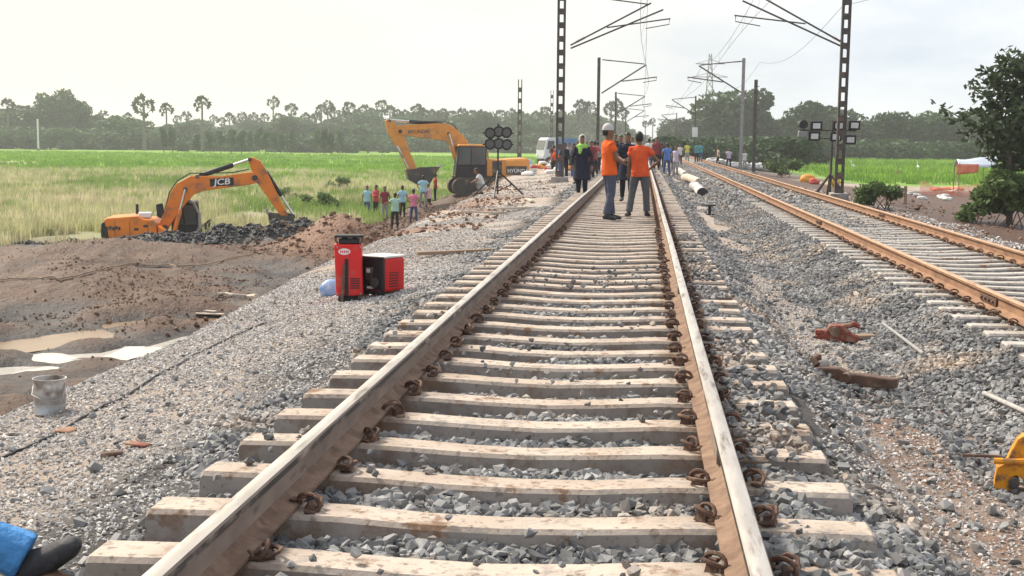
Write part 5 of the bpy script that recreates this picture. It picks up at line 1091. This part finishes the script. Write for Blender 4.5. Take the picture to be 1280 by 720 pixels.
# person squatting at the lower left corner, mostly out of frame: one trouser leg and shoe show
f_sq = figure({'hz': .13, 'lean': (0, -.10), 'legs': [((-.20, .30, .40), (-.17, .22, .09), (-.1, 1)), ((.17, .44, .30), (.13, .80, .09), (.1, 1))], 'arms': [((-.24, .22, .26), (-.12, .40, .32)), ((.24, .22, .26), (.12, .40, .32))], 'sleeve': .6, 'flare': .095, 'toe_up': .6, 'shoe': 1.25}, .010, True)
q = onground(34, 735)
foot = Vector((.13, .80, 0)); rz = R(-84); fo = Matrix.Rotation(rz, 3, 'Z') @ foot
person(f_sq, (q.x - fo.x, q.y - fo.y, q.z + .01), 1.68, rz, GREY, (.07, .26, .58), 'person in bright blue trousers and dark shoe sitting at the lower left corner', None, True, True)

# ------------------------------------------------------------------ equipment and rubbish on the left bank
def rbox(b, c, d, rz=0): return b.box(c, d, Matrix.Rotation(rz, 3, 'Z'))
p = onground(437, 377); sc_ = p.y / F; t = empty('power_pack', p, CAMYAW + R(4), 'tall narrow red machine with a black top and white oval badge', 'machine')
W3, H3 = 35 * sc_, 66 * sc_
b = MB(); b.prism([(-W3 / 2 + .01, .07), (W3 / 2, .07), (W3 / 2 - .015, .07 + H3), (-W3 / 2 - .01, .07 + H3)], -.13, .13); hb_ = b.build('housing', M['red'], t, smooth=None, bevel=.018)
MB().prism([(-.045, .08), (-.005, .08), (-.005, .07 + H3 * .72), (-.045, .07 + H3 * .72)], -.138, -.128).build('recess', M['black'], hb_, smooth=None)
b = MB(); b.box((0, 0, .04), (W3 * .8, .2, .06)); b.build('base', M['black'], t, bevel=.01)
for q in (-.1, .1): MB().chain([(q - .0, -.15, .045), (q + .035, -.15, .045)], .045, 12).build('wheel', M['rubber'], t)
b = MB(); zt = .07 + H3; b.box((0, 0, zt + .03), (W3 * .75, .2, .05)); b.box((0, 0, zt + .085), (W3 * 1.05, .24, .025)); b.box((-.05, 0, zt + .06), (.06, .1, .06)); b.box((.06, -.02, zt + .06), (.05, .08, .07)); b.build('top_mechanism', M['black'], t, bevel=.006)
for s in (-1, 1): MB().chain([(s * .12, -.1, zt), (s * .15, -.11, zt + .05), (s * .13, -.1, zt + .1)], .011, 6).build('handle', M['rustbrown'], t)
for i in range(5): MB().box((W3 * .22, -.1335, .07 + H3 * (.16 + .045 * i)), (.10, .008, .012)).build('vent_slot', M['black'], hb_, smooth=None)
for q in ((-.42, .05), (.42, .05), (-.42, .95), (.42, .95)): MB().chain([(W3 * q[0], -.136, .07 + H3 * q[1]), (W3 * q[0], -.128, .07 + H3 * q[1])], .008, 8).build('screw', M['steelgrey'], hb_)
b = MB(); b.v = []; n = 20; ox, oz = -.048, .07 + H3 * .86
b.add([(ox + .066 * math.cos(6.2832 * i / n), -.142, oz + .035 * math.sin(6.2832 * i / n)) for i in range(n)] + [(ox + .066 * math.cos(6.2832 * i / n), -.128, oz + .035 * math.sin(6.2832 * i / n)) for i in range(n)], [tuple(range(n))] + [(i, (i + 1) % n, n + (i + 1) % n, n + i) for i in range(n)])
bd = b.build('badge', M['white'], t, smooth=None); b = MB()
for i in range(5): b.box((ox - .04 + .02 * i, -.1435, oz), (.012, .003, .02 if i % 2 else .026))
b.build('badge_mark', M['red'], bd, smooth=None)
MB().chain([(-.075, -.19, 0), (-.055, -.16, .22), (-.05, -.146, .42)], .016, 7).build('lever', M['rustbrown'], t)
p = onground(478, 368); sc_ = p.y / F; t = empty('generator', p, CAMYAW - R(34), 'low red and black generator box beside the tall red machine', 'generator')
hh = 49 * sc_; b = MB(); b.box((0, 0, hh / 2 + .02), (.36, .36, hh - .05)); b.build('housing', M['red'], t, bevel=.03)
fr = MB()
for x_ in (-.165, .165): fr.box((x_, -.19, hh / 2 + .02), (.035, .03, hh - .03))
for z_ in (.04, hh - .01): fr.box((0, -.19, z_), (.36, .03, .04))
fr.build('frame', M['black'], t, bevel=.006)
for i in range(6): MB().box((.1825, -.02, hh * (.25 + .07 * i)), (.006, .16, .010)).build('vent_slot', M['black'], t, smooth=None)
MB().box((0, -.184, hh / 2 + .02), (.30, .012, hh - .1)).build('front_panel', M['black'], t)
b = MB(); b.box((-.02, -.2, hh * .58), (.10, .03, .14)); b.chain([(.06, -.19, hh * .35), (.06, -.22, hh * .35)], .06, 12); b.build('engine', M['hydark'], t, bevel=.005)
MB().box((-.02, -.222, hh * .66), (.05, .006, .045)).build('label_plate', M['white'], t, smooth=None); MB().box((-.01, -.2, hh * .22), (.09, .01, .025)).build('label_plate', M['white'], t, smooth=None)
MB().box((0, 0, hh + .004), (.37, .38, .025)).build('top_cover', M['sackwhite'], t, bevel=.01)
for x_ in (-.13, .13):
    for y_ in (-.13, .13): MB().box((x_, y_, .015), (.05, .05, .05)).build('foot', M['rubber'], t)
def lump(name, p, size, mat, label, cat, group=None, seed=0, flat_=.6, rz=0.0):
    """a filled sack or crumpled sheet: a folded, dented lump"""
    bm = bmesh.new(); bmesh.ops.create_icosphere(bm, subdivisions=3, radius=1); r_ = random.Random(seed)
    k = [(Vector((r_.gauss(0, 1), r_.gauss(0, 1), r_.gauss(0, 1))) * 2.1, r_.uniform(0, 6)) for _ in range(8)] + [(q_ * 1.5, f_) for q_, f_ in []]
    for v in bm.verts:
        c = v.co.copy(); d = sum(math.sin(c.dot(a) * 1.25 + f) for a, f in k) / 5
        v.co = Vector((math.copysign(abs(c.x) ** .75, c.x) * size[0], math.copysign(abs(c.y) ** .75, c.y) * size[1], c.z * size[2])) * (1 + .30 * d)
        if v.co.z < -size[2] * flat_: v.co.z = -size[2] * flat_
    me = bpy.data.meshes.new(name); bm.to_mesh(me); bm.free(); me.shade_smooth(); o = link(name, me, mat, None, (p[0], p[1], p[2] + size[2] * flat_), (0, 0, rz)); return tag(o, label, cat, group)
M['bluebag'] = pmat('blue_plastic', (.10, .28, .62), (.5, .6, .75), 9, .5, .6, 14)
p = onground(412, 371); lump('plastic_bag', p, (.10, .08, .12), M['bluebag'], 'crumpled blue and white plastic bag beside the tall red machine', 'bag', seed=4)
# pail
p = onground(63, 517); sc_ = p.y / F; rr = 21 * sc_; hh = 46 * sc_
M['pail'] = pmat('dirty_pail', (.62, .61, .59), (.42, .40, .38), 9, .7, .2, 30, dirt=(.16, .12, .10), dscale=6, dcut=.52)
t = empty('pail', p, 0, 'dirty grey metal pail standing on the gravel edge above the puddles', 'bucket'); n = 24
MB().lathe([(rr * .86, 0), (rr * .9, .004), (rr, hh), (rr * 1.04, hh), (rr * 1.04, hh + .008), (rr * .97, hh + .008), (rr * .93, hh * .5), (rr * .8, .03), (.0001, .03)], n).build('body', M['pail'], t)
MB().lathe([(rr * .955, hh * .32), (rr * .985, hh * .5), (rr * .99, hh * .52), (rr * .965, hh * .31)], n).build('hoop', M['steelgrey'], t)
MB().lathe([(rr * .915, .012), (rr * .955, hh * .4), (rr * .958, hh * .4), (rr * .92, .012)], n).build('paint_patch', pmat('pale_blue_paint', (.55, .62, .68), (.38, .42, .46), 12, .6, dirt=(.3, .26, .23), dscale=8, dcut=.5), t)
MB().chain([(rr, 0, hh * .9), (rr * 1.1, -.05, hh * .55), (rr * .75, -rr * .9, hh * .45), (0, -rr * 1.2, hh * .5), (-rr * .75, -rr * .9, hh * .6), (-rr * 1.03, 0, hh * .9)], .004, 5).build('handle', M['steelgrey'], t)
def line_on(name, pix, r, mat, label, cat, lift=.0, sub=6):
    P = []
    for (a, c), (e, f) in zip(pix[:-1], pix[1:]):
        for i in range(sub): u = i / sub; q = onground(a + (e - a) * u, c + (f - c) * u); P.append((q.x + random.uniform(-.01, .01), q.y, q.z + r + lift))
    return tag(MB().chain(P, r, 7).build(name, mat, None), label, cat)
line_on('cable', [(-20, 584), (30, 563), (70, 545), (115, 516), (160, 497), (185, 478), (240, 447), (300, 418), (340, 402)], .009, M['black'], 'thin black cable lying across the left gravel below the pail', 'cable')
line_on('hose', [(0, 352), (40, 349), (80, 352), (130, 338), (165, 331), (205, 335), (250, 334), (300, 322), (345, 315)], .016, M['wood'], 'long muddy hose lying over the brown earth before the clay heap', 'hose', .02)
line_on('white_pipe', [(272, 371.5), (300, 373), (330, 377)], .03, M['palewood'], 'pale bent stick lying on the brown mud left of the red machine', 'stick', .03, 3)
def plank(px, py, L, w_, ang, mat, label, th=.025, name='plank', tilt=0.0):
    p = onground(px, py); return tag(MB().box((0, 0, 0), (L, w_, th)).build(name, mat, None, (p.x, p.y, p.z + th * .5 + .012), (tilt, R(random.uniform(-3, 3)), R(ang)), smooth=None, bevel=.004, seg=1), label, 'plank' if name == 'plank' else name.replace('_', ' '))
plank(262, 397, .55, .12, 12, M['palewood'], 'pale broken plank at the edge of the brown puddle')
plank(262, 391, .30, .09, -20, M['palewood'], 'short pale plank behind the broken plank in the mud')
plank(172, 560, .16, .06, -20, M['redrust'], 'small rusty iron strip on the left gravel near the sleepers', .012, 'iron_strip')
plank(140, 572, .12, .05, 25, M['rustbrown'], 'dark iron scrap left of the rusty strip on the gravel', .02, 'iron_strip')
p = onground(83, 541); lump('rag', p, (.07, .05, .018), pmat('brown_rag', (.36, .2, .13), (.26, .15, .1), 20, .9), 'small reddish brown rag lying on the cable', 'rag', seed=8)
p = onground(20, 548); tag(MB().chain([(.075 * math.cos(a * .4488), .06 * math.sin(a * .4488), .012) for a in range(15)], .012, 6).build('ring', M['pail'], None, p), 'small pale ring lying on the gravel at the left edge', 'ring')
for px_, py_, L, an, lab in ((655, 262, 2.2, 62, 'long pale board lying by the tripod legs'), (625, 268, 1.8, 6, 'grey board lying across the bank below the tripod'), (662, 252, 1.6, 100, 'short pale board beside the tripod, nearest the rail'), (570, 318, 1.2, 24, 'reddish board lying on the bank right of the red machine')): plank(px_, py_, L, .11, an, M['palewood'] if 'red' not in lab else M['wood'], lab, .05)
# sacks
gs = 'white sacks heaped on the left bank'
cols = ['white', 'grey', 'pale']
for i in range(26):
    px_ = random.uniform(655, 712); py_ = random.uniform(200, 224) - (712 - px_) * .02; p = onground(px_, py_); y_ = min(p.y, 92); p = at(px_, py_, y_); p.z = gz(p.x, p.y) + random.choice((0, 0, .12, .3))
    q = random.random(); mt = M['sackwhite'] if q < .72 else (M['sackred'] if q < .84 else (M['sackorange'] if q < .92 else M['bluebag']))
    lab = {M['sackwhite']: 'white sack in the rubbish heap on the left bank', M['sackred']: 'red bundle in the rubbish heap on the left bank', M['sackorange']: 'orange bundle in the rubbish heap on the left bank', M['bluebag']: 'blue plastic bundle in the rubbish heap on the left bank'}[mt]
    lump('sack', p, (random.uniform(.25, .5), random.uniform(.2, .35), random.uniform(.13, .24)), mt, lab, 'sack', gs, i + 20, .6, random.uniform(0, 3))
gs = 'white sacks heaped right of the rusty track'
for i in range(26):
    u = random.random(); px_ = 888 + 88 * u; py_ = 196 + 17 * u + random.uniform(-3, 4); p = onground(px_, py_); p = at(px_, py_, min(p.y, 120)); p.z = gz(p.x, p.y) + random.choice((0, 0, .15)); k = p.y / 75
    lump('sack', p, (random.uniform(.22, .42) * k, random.uniform(.18, .3) * k, random.uniform(.13, .24) * k), M['sackwhite'] if random.random() < .7 else M['conc2'], 'white sack in the heap right of the rusty track', 'sack', gs, i + 70, .6, random.uniform(0, 3))
p = onground(1009, 228); lump('sack', p, (.46, .35, .30), M['sackorange'], 'orange yellow sack left of the foot of the right mast', 'sack', seed=3)
p = onground(1018, 230); lump('sack', p, (.30, .3, .22), M['sackred'], 'pale red sack beside the orange yellow sack at the mast foot', 'sack', seed=5)
p = onground(1044, 234); t = empty('barricade', p, .2, 'bright yellow barricade right of the foot of the right mast', 'barricade'); b = MB()
for x_ in (-.25, .25): MB().chain([(x_, -.15, 0), (x_ * .8, 0, .62), (x_, .18, 0)], .035, 6).build('leg', M['sackyellow'], t)
for z_ in (.28, .55): MB().box((0, -.06, z_), (.62, .04, .13)).build('board', M['sackyellow'], t, bevel=.01)
lump('sack', (p.x - .1, p.y + .3, p.z), (.35, .25, .26), M['sackyellow'], 'yellow sack lying behind the bright yellow barricade', 'sack', seed=9)
# lorry
p = at(694, 196, 100); p.z = gz(p.x, p.y); k = 100 / F; t = empty('lorry', p, CAMYAW + R(18), 'blue lorry with a pale cab parked beyond the sacks on the left bank', 'lorry')
M['blue'] = pmat('lorry_blue', (.12, .26, .45), (.09, .2, .36), 2, .5, dirt=(.3, .25, .2), dscale=1.5, dcut=.62); M['cabpaint'] = pmat('lorry_white', (.6, .64, .68), (.5, .54, .58), 2, .5, dirt=(.3, .25, .2), dscale=1.5, dcut=.62)
cb_ = MB().prism([(-1.15, .55), (-1.2, 1.2), (-1.0, 2.05), (-.85, 2.15), (-.25, 2.15), (-.25, .55)], -.95, .95).build('cab', M['cabpaint'], t, smooth=None, bevel=.06)
MB().prism([(-1.0, 1.3), (-.9, 1.92), (-.42, 1.92), (-.42, 1.3)], -.965, -.955).build('side_window', M['glass'], cb_, smooth=None)
MB().prism([(-1.21, 1.25), (-1.045, 1.95), (-1.03, 1.95), (-1.19, 1.25)], -.8, .8).build('windscreen', M['glass'], cb_, smooth=None)
for y_ in (-.7, .7): MB().box((-1.2, y_, .85), (.06, .25, .16)).build('headlight', M['white'], cb_, bevel=.01)
MB().box((.75, 0, 1.35), (1.9, 1.95, 1.55)).build('cargo_body', M['blue'], t, smooth=None, bevel=.03)
for i in range(5): MB().box((-.1 + i * .42, -.99, 1.35), (.06, .05, 1.5)).build('body_rib', M['blue'], t, smooth=None)
MB().box((.2, 0, .5), (2.8, 1.2, .22)).build('chassis', M['black'], t)
for x_ in (-.75, 1.2):
    for y_ in (-.85, .85): o = MB().chain([(x_, y_ - .13, .38), (x_, y_ + .13, .38)], .38, 18).build('wheel', M['rubber'], t, bevel=.03); MB().chain([(x_, y_ - .14, .38), (x_, y_ + .14, .38)], .19, 12).build('rim', M['steelgrey'], o)
# ------------------------------------------------------------------ things between and right of the tracks
p = onground(1046, 427); t = empty('track_jack', p, R(-8), 'red rusty track jack lying on the gravel between the two tracks', 'jack')
b = MB(); b.prism([(-.2, 0), (.2, 0), (.21, .06), (.14, .08), (.06, .17), (-.08, .16), (-.13, .07), (-.21, .055)], -.07, .07); b.build('body', M['redrust'], t, smooth=None, bevel=.015)
MB().chain([(-.02, -.09, .10), (-.02, .09, .10)], .05, 10).build('axle', M['rustbrown'], t); MB().chain([(.05, 0, .14), (.16, .02, .17), (.21, .03, .15)], .028, 7).build('socket', M['redrust'], t); MB().box((-.15, .0, .085), (.12, .11, .05)).build('claw', M['redrust'], t, bevel=.01)
plank(1080, 424, .2, .13, 10, M['wood'], 'flat brown stone slab right of the red track jack', .035, 'stone_slab')
p = onground(1068, 482); t = empty('rusty_jack', p, R(-24), 'long rusty brown iron jack lying on gravel right of the nearer track', 'jack')
b = MB(); b.prism([(-.33, .02), (-.27, .0), (.27, .0), (.33, .015), (.335, .09), (.27, .085), (-.05, .10), (-.12, .13), (-.30, .12), (-.34, .08)], -.05, .045); b.build('body', M['rustbrown'], t, smooth=None, bevel=.012)
MB().chain([(-.05, -.10, .06), (-.05, .0, .06)], [.042, .046], 12).build('pivot', M['rustbrown'], t); MB().chain([(-.3, .0, .13), (-.34, .02, .17), (-.30, .06, .19)], .03, 7).build('handle_socket', M['rustbrown'], t)
lump('stone', onground(1030, 462) + Vector((-.02, .1, 0)), (.085, .07, .055), M['gravel'], 'pale stone behind the left end of the long rusty jack', 'stone', seed=31)
def rod(pa, pb, r, label, mat):
    a, c = onground(*pa), onground(*pb); return tag(MB().tube(a + Vector((0, 0, r + .02)), c + Vector((0, 0, r + .02)), r, n=9).build('crowbar', mat, None), label, 'crowbar')
rod((1104, 410), (1154, 448), .017, 'pale grey steel bar lying on the slope right of the red jack', M['steelgrey'])
rod((1230, 499), (1330, 546), .021, 'grey steel bar at the right edge above the orange jack', M['steelgrey'])
p = onground(1268, 618); t = empty('lifting_jack', p, R(-12), 'yellow orange lifting jack standing on the gravel at the right edge', 'jack'); k = p.y / F
cvj = lambda px, py: ((px - 1268) * k, (618 - py) * k)
b = MB(); b.prism([cvj(*q) for q in ((1243, 606), (1246, 583), (1256, 577), (1262, 560), (1268, 546), (1276, 541), (1284, 545), (1281, 560), (1277, 572), (1284, 580), (1290, 612), (1280, 614), (1276, 596), (1268, 592), (1262, 598), (1262, 613), (1245, 611))], -.05, .05); b.build('frame', M['yellow'], t, smooth=None, bevel=.008)
b = MB(); b.prism([cvj(*q) for q in ((1288, 614), (1291, 560), (1298, 545), (1318, 545), (1322, 614))], -.06, .06); b.build('frame', M['yellow'], t, smooth=None, bevel=.008)
b = MB(); x_, z_ = cvj(1268, 568); b.chain([(x_ - .12, -.07, z_ - .03), (x_, -.07, z_ - .025), (x_ + .2, -.06, z_)], .018, 8); b.build('lever', M['yellow'], t)
x_, z_ = cvj(1266, 600); MB().chain([(x_, -.08, z_), (x_, .08, z_)], .03, 12).build('pinion', M['hydark'], t)
MB().box((.03, 0, .012), (.36, .16, .026)).build('base_plate', M['rustbrown'], t, smooth=None, bevel=.005)
a, c = cvj(1205, 573); MB().tube((a, -.02, c), (cvj(1250, 0)[0], 0, cvj(0, 572)[1]), .009).build('handle_bar', M['rustbrown'], t)
for i, (q0, q1, r0, mt, lab) in enumerate((((846, 218), (856, 221), 5, 'sackwhite', 'white rolled bundle, farthest of the bundles between the tracks'), ((854, 227), (873, 231), 6, 'palewood', 'tan rolled bundle in the middle of the bundles between the tracks'), ((866, 238), (878, 246), 7, 'sackwhite', 'white drum with a black end, nearest of the bundles between the tracks'))):
    a, c = onground(*q0), onground(*q1); k = .78 * r0 * a.y / F; up = Vector((0, 0, k)); t = empty('bundle', a, 0, lab, 'bundle'); d = c - a
    pts = [up + d * u + Vector((0, 0, .05 * math.sin(5 * u))) for u in (0, .08, .3, .5, .7, .92, 1)]
    MB().chain(pts, [k * .7, k, k * 1.05, k * .95, k * 1.04, k, k * .75], 12).build('roll', M[mt], t)
    if i == 2: d2 = Vector(d).normalized(); MB().chain([pts[-1] - d2 * .2, pts[-1] + d2 * .04], [k * 1.08, k * 1.08], 14).build('end_cap', M['black'], t); MB().chain([pts[2] - d2 * .08, pts[2] + d2 * .08], [k * 1.09] * 2, 14).build('band', M['black'], t)
p = onground(887, 269); k = p.y / F; t = empty('iron_stand', p, .3, 'small black iron stand on the ballast right of the nearer track', 'stand')
MB().box((0, 0, 12 * k), (13 * k, .2, .035)).build('plate', M['black'], t); MB().tube((0, 0, 0), (0, 0, 12 * k), .045).build('leg', M['black'], t); MB().box((0, 0, .015), (.2, .2, .03)).build('foot', M['black'], t)
# tarpaulin shelter and netting
p = onground(1212, 236); p = at(1212, 236, min(p.y, 84)); p.z = gz(p.x, p.y); k = p.y / F; sx = lambda px: (px - 1212) * k; sz = lambda py: (236 - py) * k + (at(1212, 236, p.y).z - p.z)
t = empty('tarpaulin_shelter', p, CAMYAW, 'pale blue tarpaulin shelter with an orange red flap beside the leafy tree', 'shelter')
M['tarpb'] = pmat('pale_blue_tarpaulin', (.40, .46, .54), (.48, .53, .60), 1.2, .6, .3, 5); M['tarpo'] = pmat('orange_red_tarpaulin', (.66, .16, .08), (.72, .30, .18), 2.5, .7, .3, 5)
def sheet(name, f, nu, nv, mat, par, th=.012):
    b = MB(); vs = [Vector(f(i / nu, j / nv)) for j in range(nv + 1) for i in range(nu + 1)]; m0 = nu + 1
    b.add(vs, [(j * m0 + i, j * m0 + i + 1, (j + 1) * m0 + i + 1, (j + 1) * m0 + i) for j in range(nv) for i in range(nu)]); o = b.build(name, mat, par, smooth=60); sm = o.modifiers.new('thick', 'SOLIDIFY'); sm.thickness = th; return o
xa, xb = sx(1190), sx(1238)
sheet('roof_sheet', lambda u, v: (xa + .15 + (xb - xa) * u + .3 * v, -.8 + 2.0 * v, sz(208) + (sz(194) - sz(208)) * (1 - abs(2 * v - 1)) * (.55 + .45 * u) - .10 * math.sin(math.pi * u) - .03 * math.sin(9 * u)), 12, 6, M['tarpb'], t)
sheet('flap', lambda u, v: (xa + (xb - xa) * u * .55, -.82 - .06 * math.sin(11 * u) * v, sz(206) - (sz(206) - sz(219)) * v * (1 - .25 * u)), 14, 4, M['tarpo'], t)
for px_, y_ in ((1193, -.8), (1231, -.8), (1200, 1.2), (1236, 1.2)): MB().tube((sx(px_), y_, -.1), (sx(px_) + .02, y_, sz(204)), .03).build('pole', M['wood'], t)
b = MB(); nf_ = lambda u, v: Vector((p.x + sx(1143) + (sx(1212) - sx(1143)) * u, p.y - 2.6 + .3 * math.sin(6 * u) + .05 * math.sin(23 * u), 0))
def npt(u, v): q_ = nf_(u, v); return Vector((q_.x, q_.y, gz(q_.x, q_.y) + .03 + v * (.48 + .20 * math.sin(8 * u + 1) + .08 * math.sin(21 * u))))
for j in range(8): b.chain([npt(i / 30, j / 7) for i in range(31)], .013, 4)
for i in range(46): b.chain([npt(i / 45, j / 4) for j in range(5)], .010, 4)
b.build('safety_net', pmat('orange_net', (.76, .2, .10), (.75, .42, .32), 3, .8), None, smooth=None)
for i in range(5): q = onground(random.uniform(1168, 1212), random.uniform(236, 241)); lump('tarpaulin_scrap', q, (.4, .3, .13), M['tarpo'], 'crumpled orange sheet behind the orange netting', 'sheet', 'crumpled orange sheets by the netting', 150 + i, .6, i)
tag(bpy.data.objects['safety_net'], 'low orange safety netting strung before the tarpaulin shelter', 'netting')
for i in range(9):
    px_ = random.uniform(1138, 1200); py_ = random.uniform(238, 252); q = onground(px_, py_); lump('sack', q, (.26, .2, .12), M['sackwhite'], 'pale sack on the brown earth before the orange netting', 'sack', 'pale sacks before the orange netting', 120 + i, .6, i)
for px_, py_, h_, lab in ((1131, 255, .75, 'short brown wooden post beside the weedy bush'), (1121, 222, .7, 'small dark stump on the pale field path')):
    q = onground(px_, py_); tag(MB().box((0, 0, h_ / 2), (.16, .14, h_), None, .85).build('wooden_post', M['wood'], None, q, smooth=None, bevel=.02), lab, 'post')
for px_, py_, lab in ((1148, 201, 'white egret standing in the right field, the farther right one'), (1067, 200, 'white egret standing in the right field near the floodlights')):
    q = at(px_, py_, 150); q.z = gz(q.x, q.y); b = MB(); b.chain([(-.22, 0, .62), (-.1, 0, .66), (.08, 0, .72), (.2, 0, .8)], [.03, .12, .12, .05], 9); b.chain([(.17, 0, .78), (.26, 0, .95), (.2, 0, 1.12), (.27, 0, 1.22), (.42, 0, 1.2)], [.05, .035, .03, .045, .008], 7); b.tube((.02, .05, .65), (.0, .05, 0), .014); b.tube((.02, -.05, .65), (.05, -.05, 0), .014)
    tag(b.build('egret', M['white'], None, q, (0, 0, random.uniform(0, 6))), lab, 'bird')
# loose larger stones on the gravel
gst = 'loose larger stones on the gravel verges'
for i, (px_, py_) in enumerate(((1145, 615), (1185, 640), (1130, 560), (1200, 560), (1090, 520), (1160, 690), (1222, 690), (1100, 640), (240, 560), (210, 600), (150, 620), (120, 590), (60, 620), (100, 660), (230, 520), (300, 500))):
    q = onground(px_, py_); s_ = random.uniform(.035, .06); o = link('stone', random.choice(bal), None, None, (q.x, q.y, q.z + s_ * .4), (random.gauss(0, .3), random.gauss(0, .3), random.uniform(0, 6))); o.scale = (s_, s_, s_); tag(o, ('angular grey stone larger than the gravel, right of the nearer track' if px_ > 640 else 'angular grey stone larger than the gravel, left of the sleepers'), 'stone', gst + (' right' if px_ > 640 else ' left'))

# ------------------------------------------------------------------ haze
b = MB(); b.box((0, 850, 18), (2700, 1800, 46)); me = b.mesh('haze'); hm = bpy.data.materials.new('haze_air'); hm.use_nodes = True; t_ = hm.node_tree
for n_ in list(t_.nodes):
    if n_.type != 'OUTPUT_MATERIAL': t_.nodes.remove(n_)
pv = t_.nodes.new('ShaderNodeVolumePrincipled'); pv.inputs['Density'].default_value = .00038; pv.inputs['Color'].default_value = (.95, .975, 1.0, 1); pv.inputs['Density Attribute'].default_value = ''; pv.inputs['Anisotropy'].default_value = .2
t_.links.new(pv.outputs[0], [n_ for n_ in t_.nodes if n_.type == 'OUTPUT_MATERIAL'][0].inputs['Volume']); tag(link('haze', me, hm), kind='stuff')
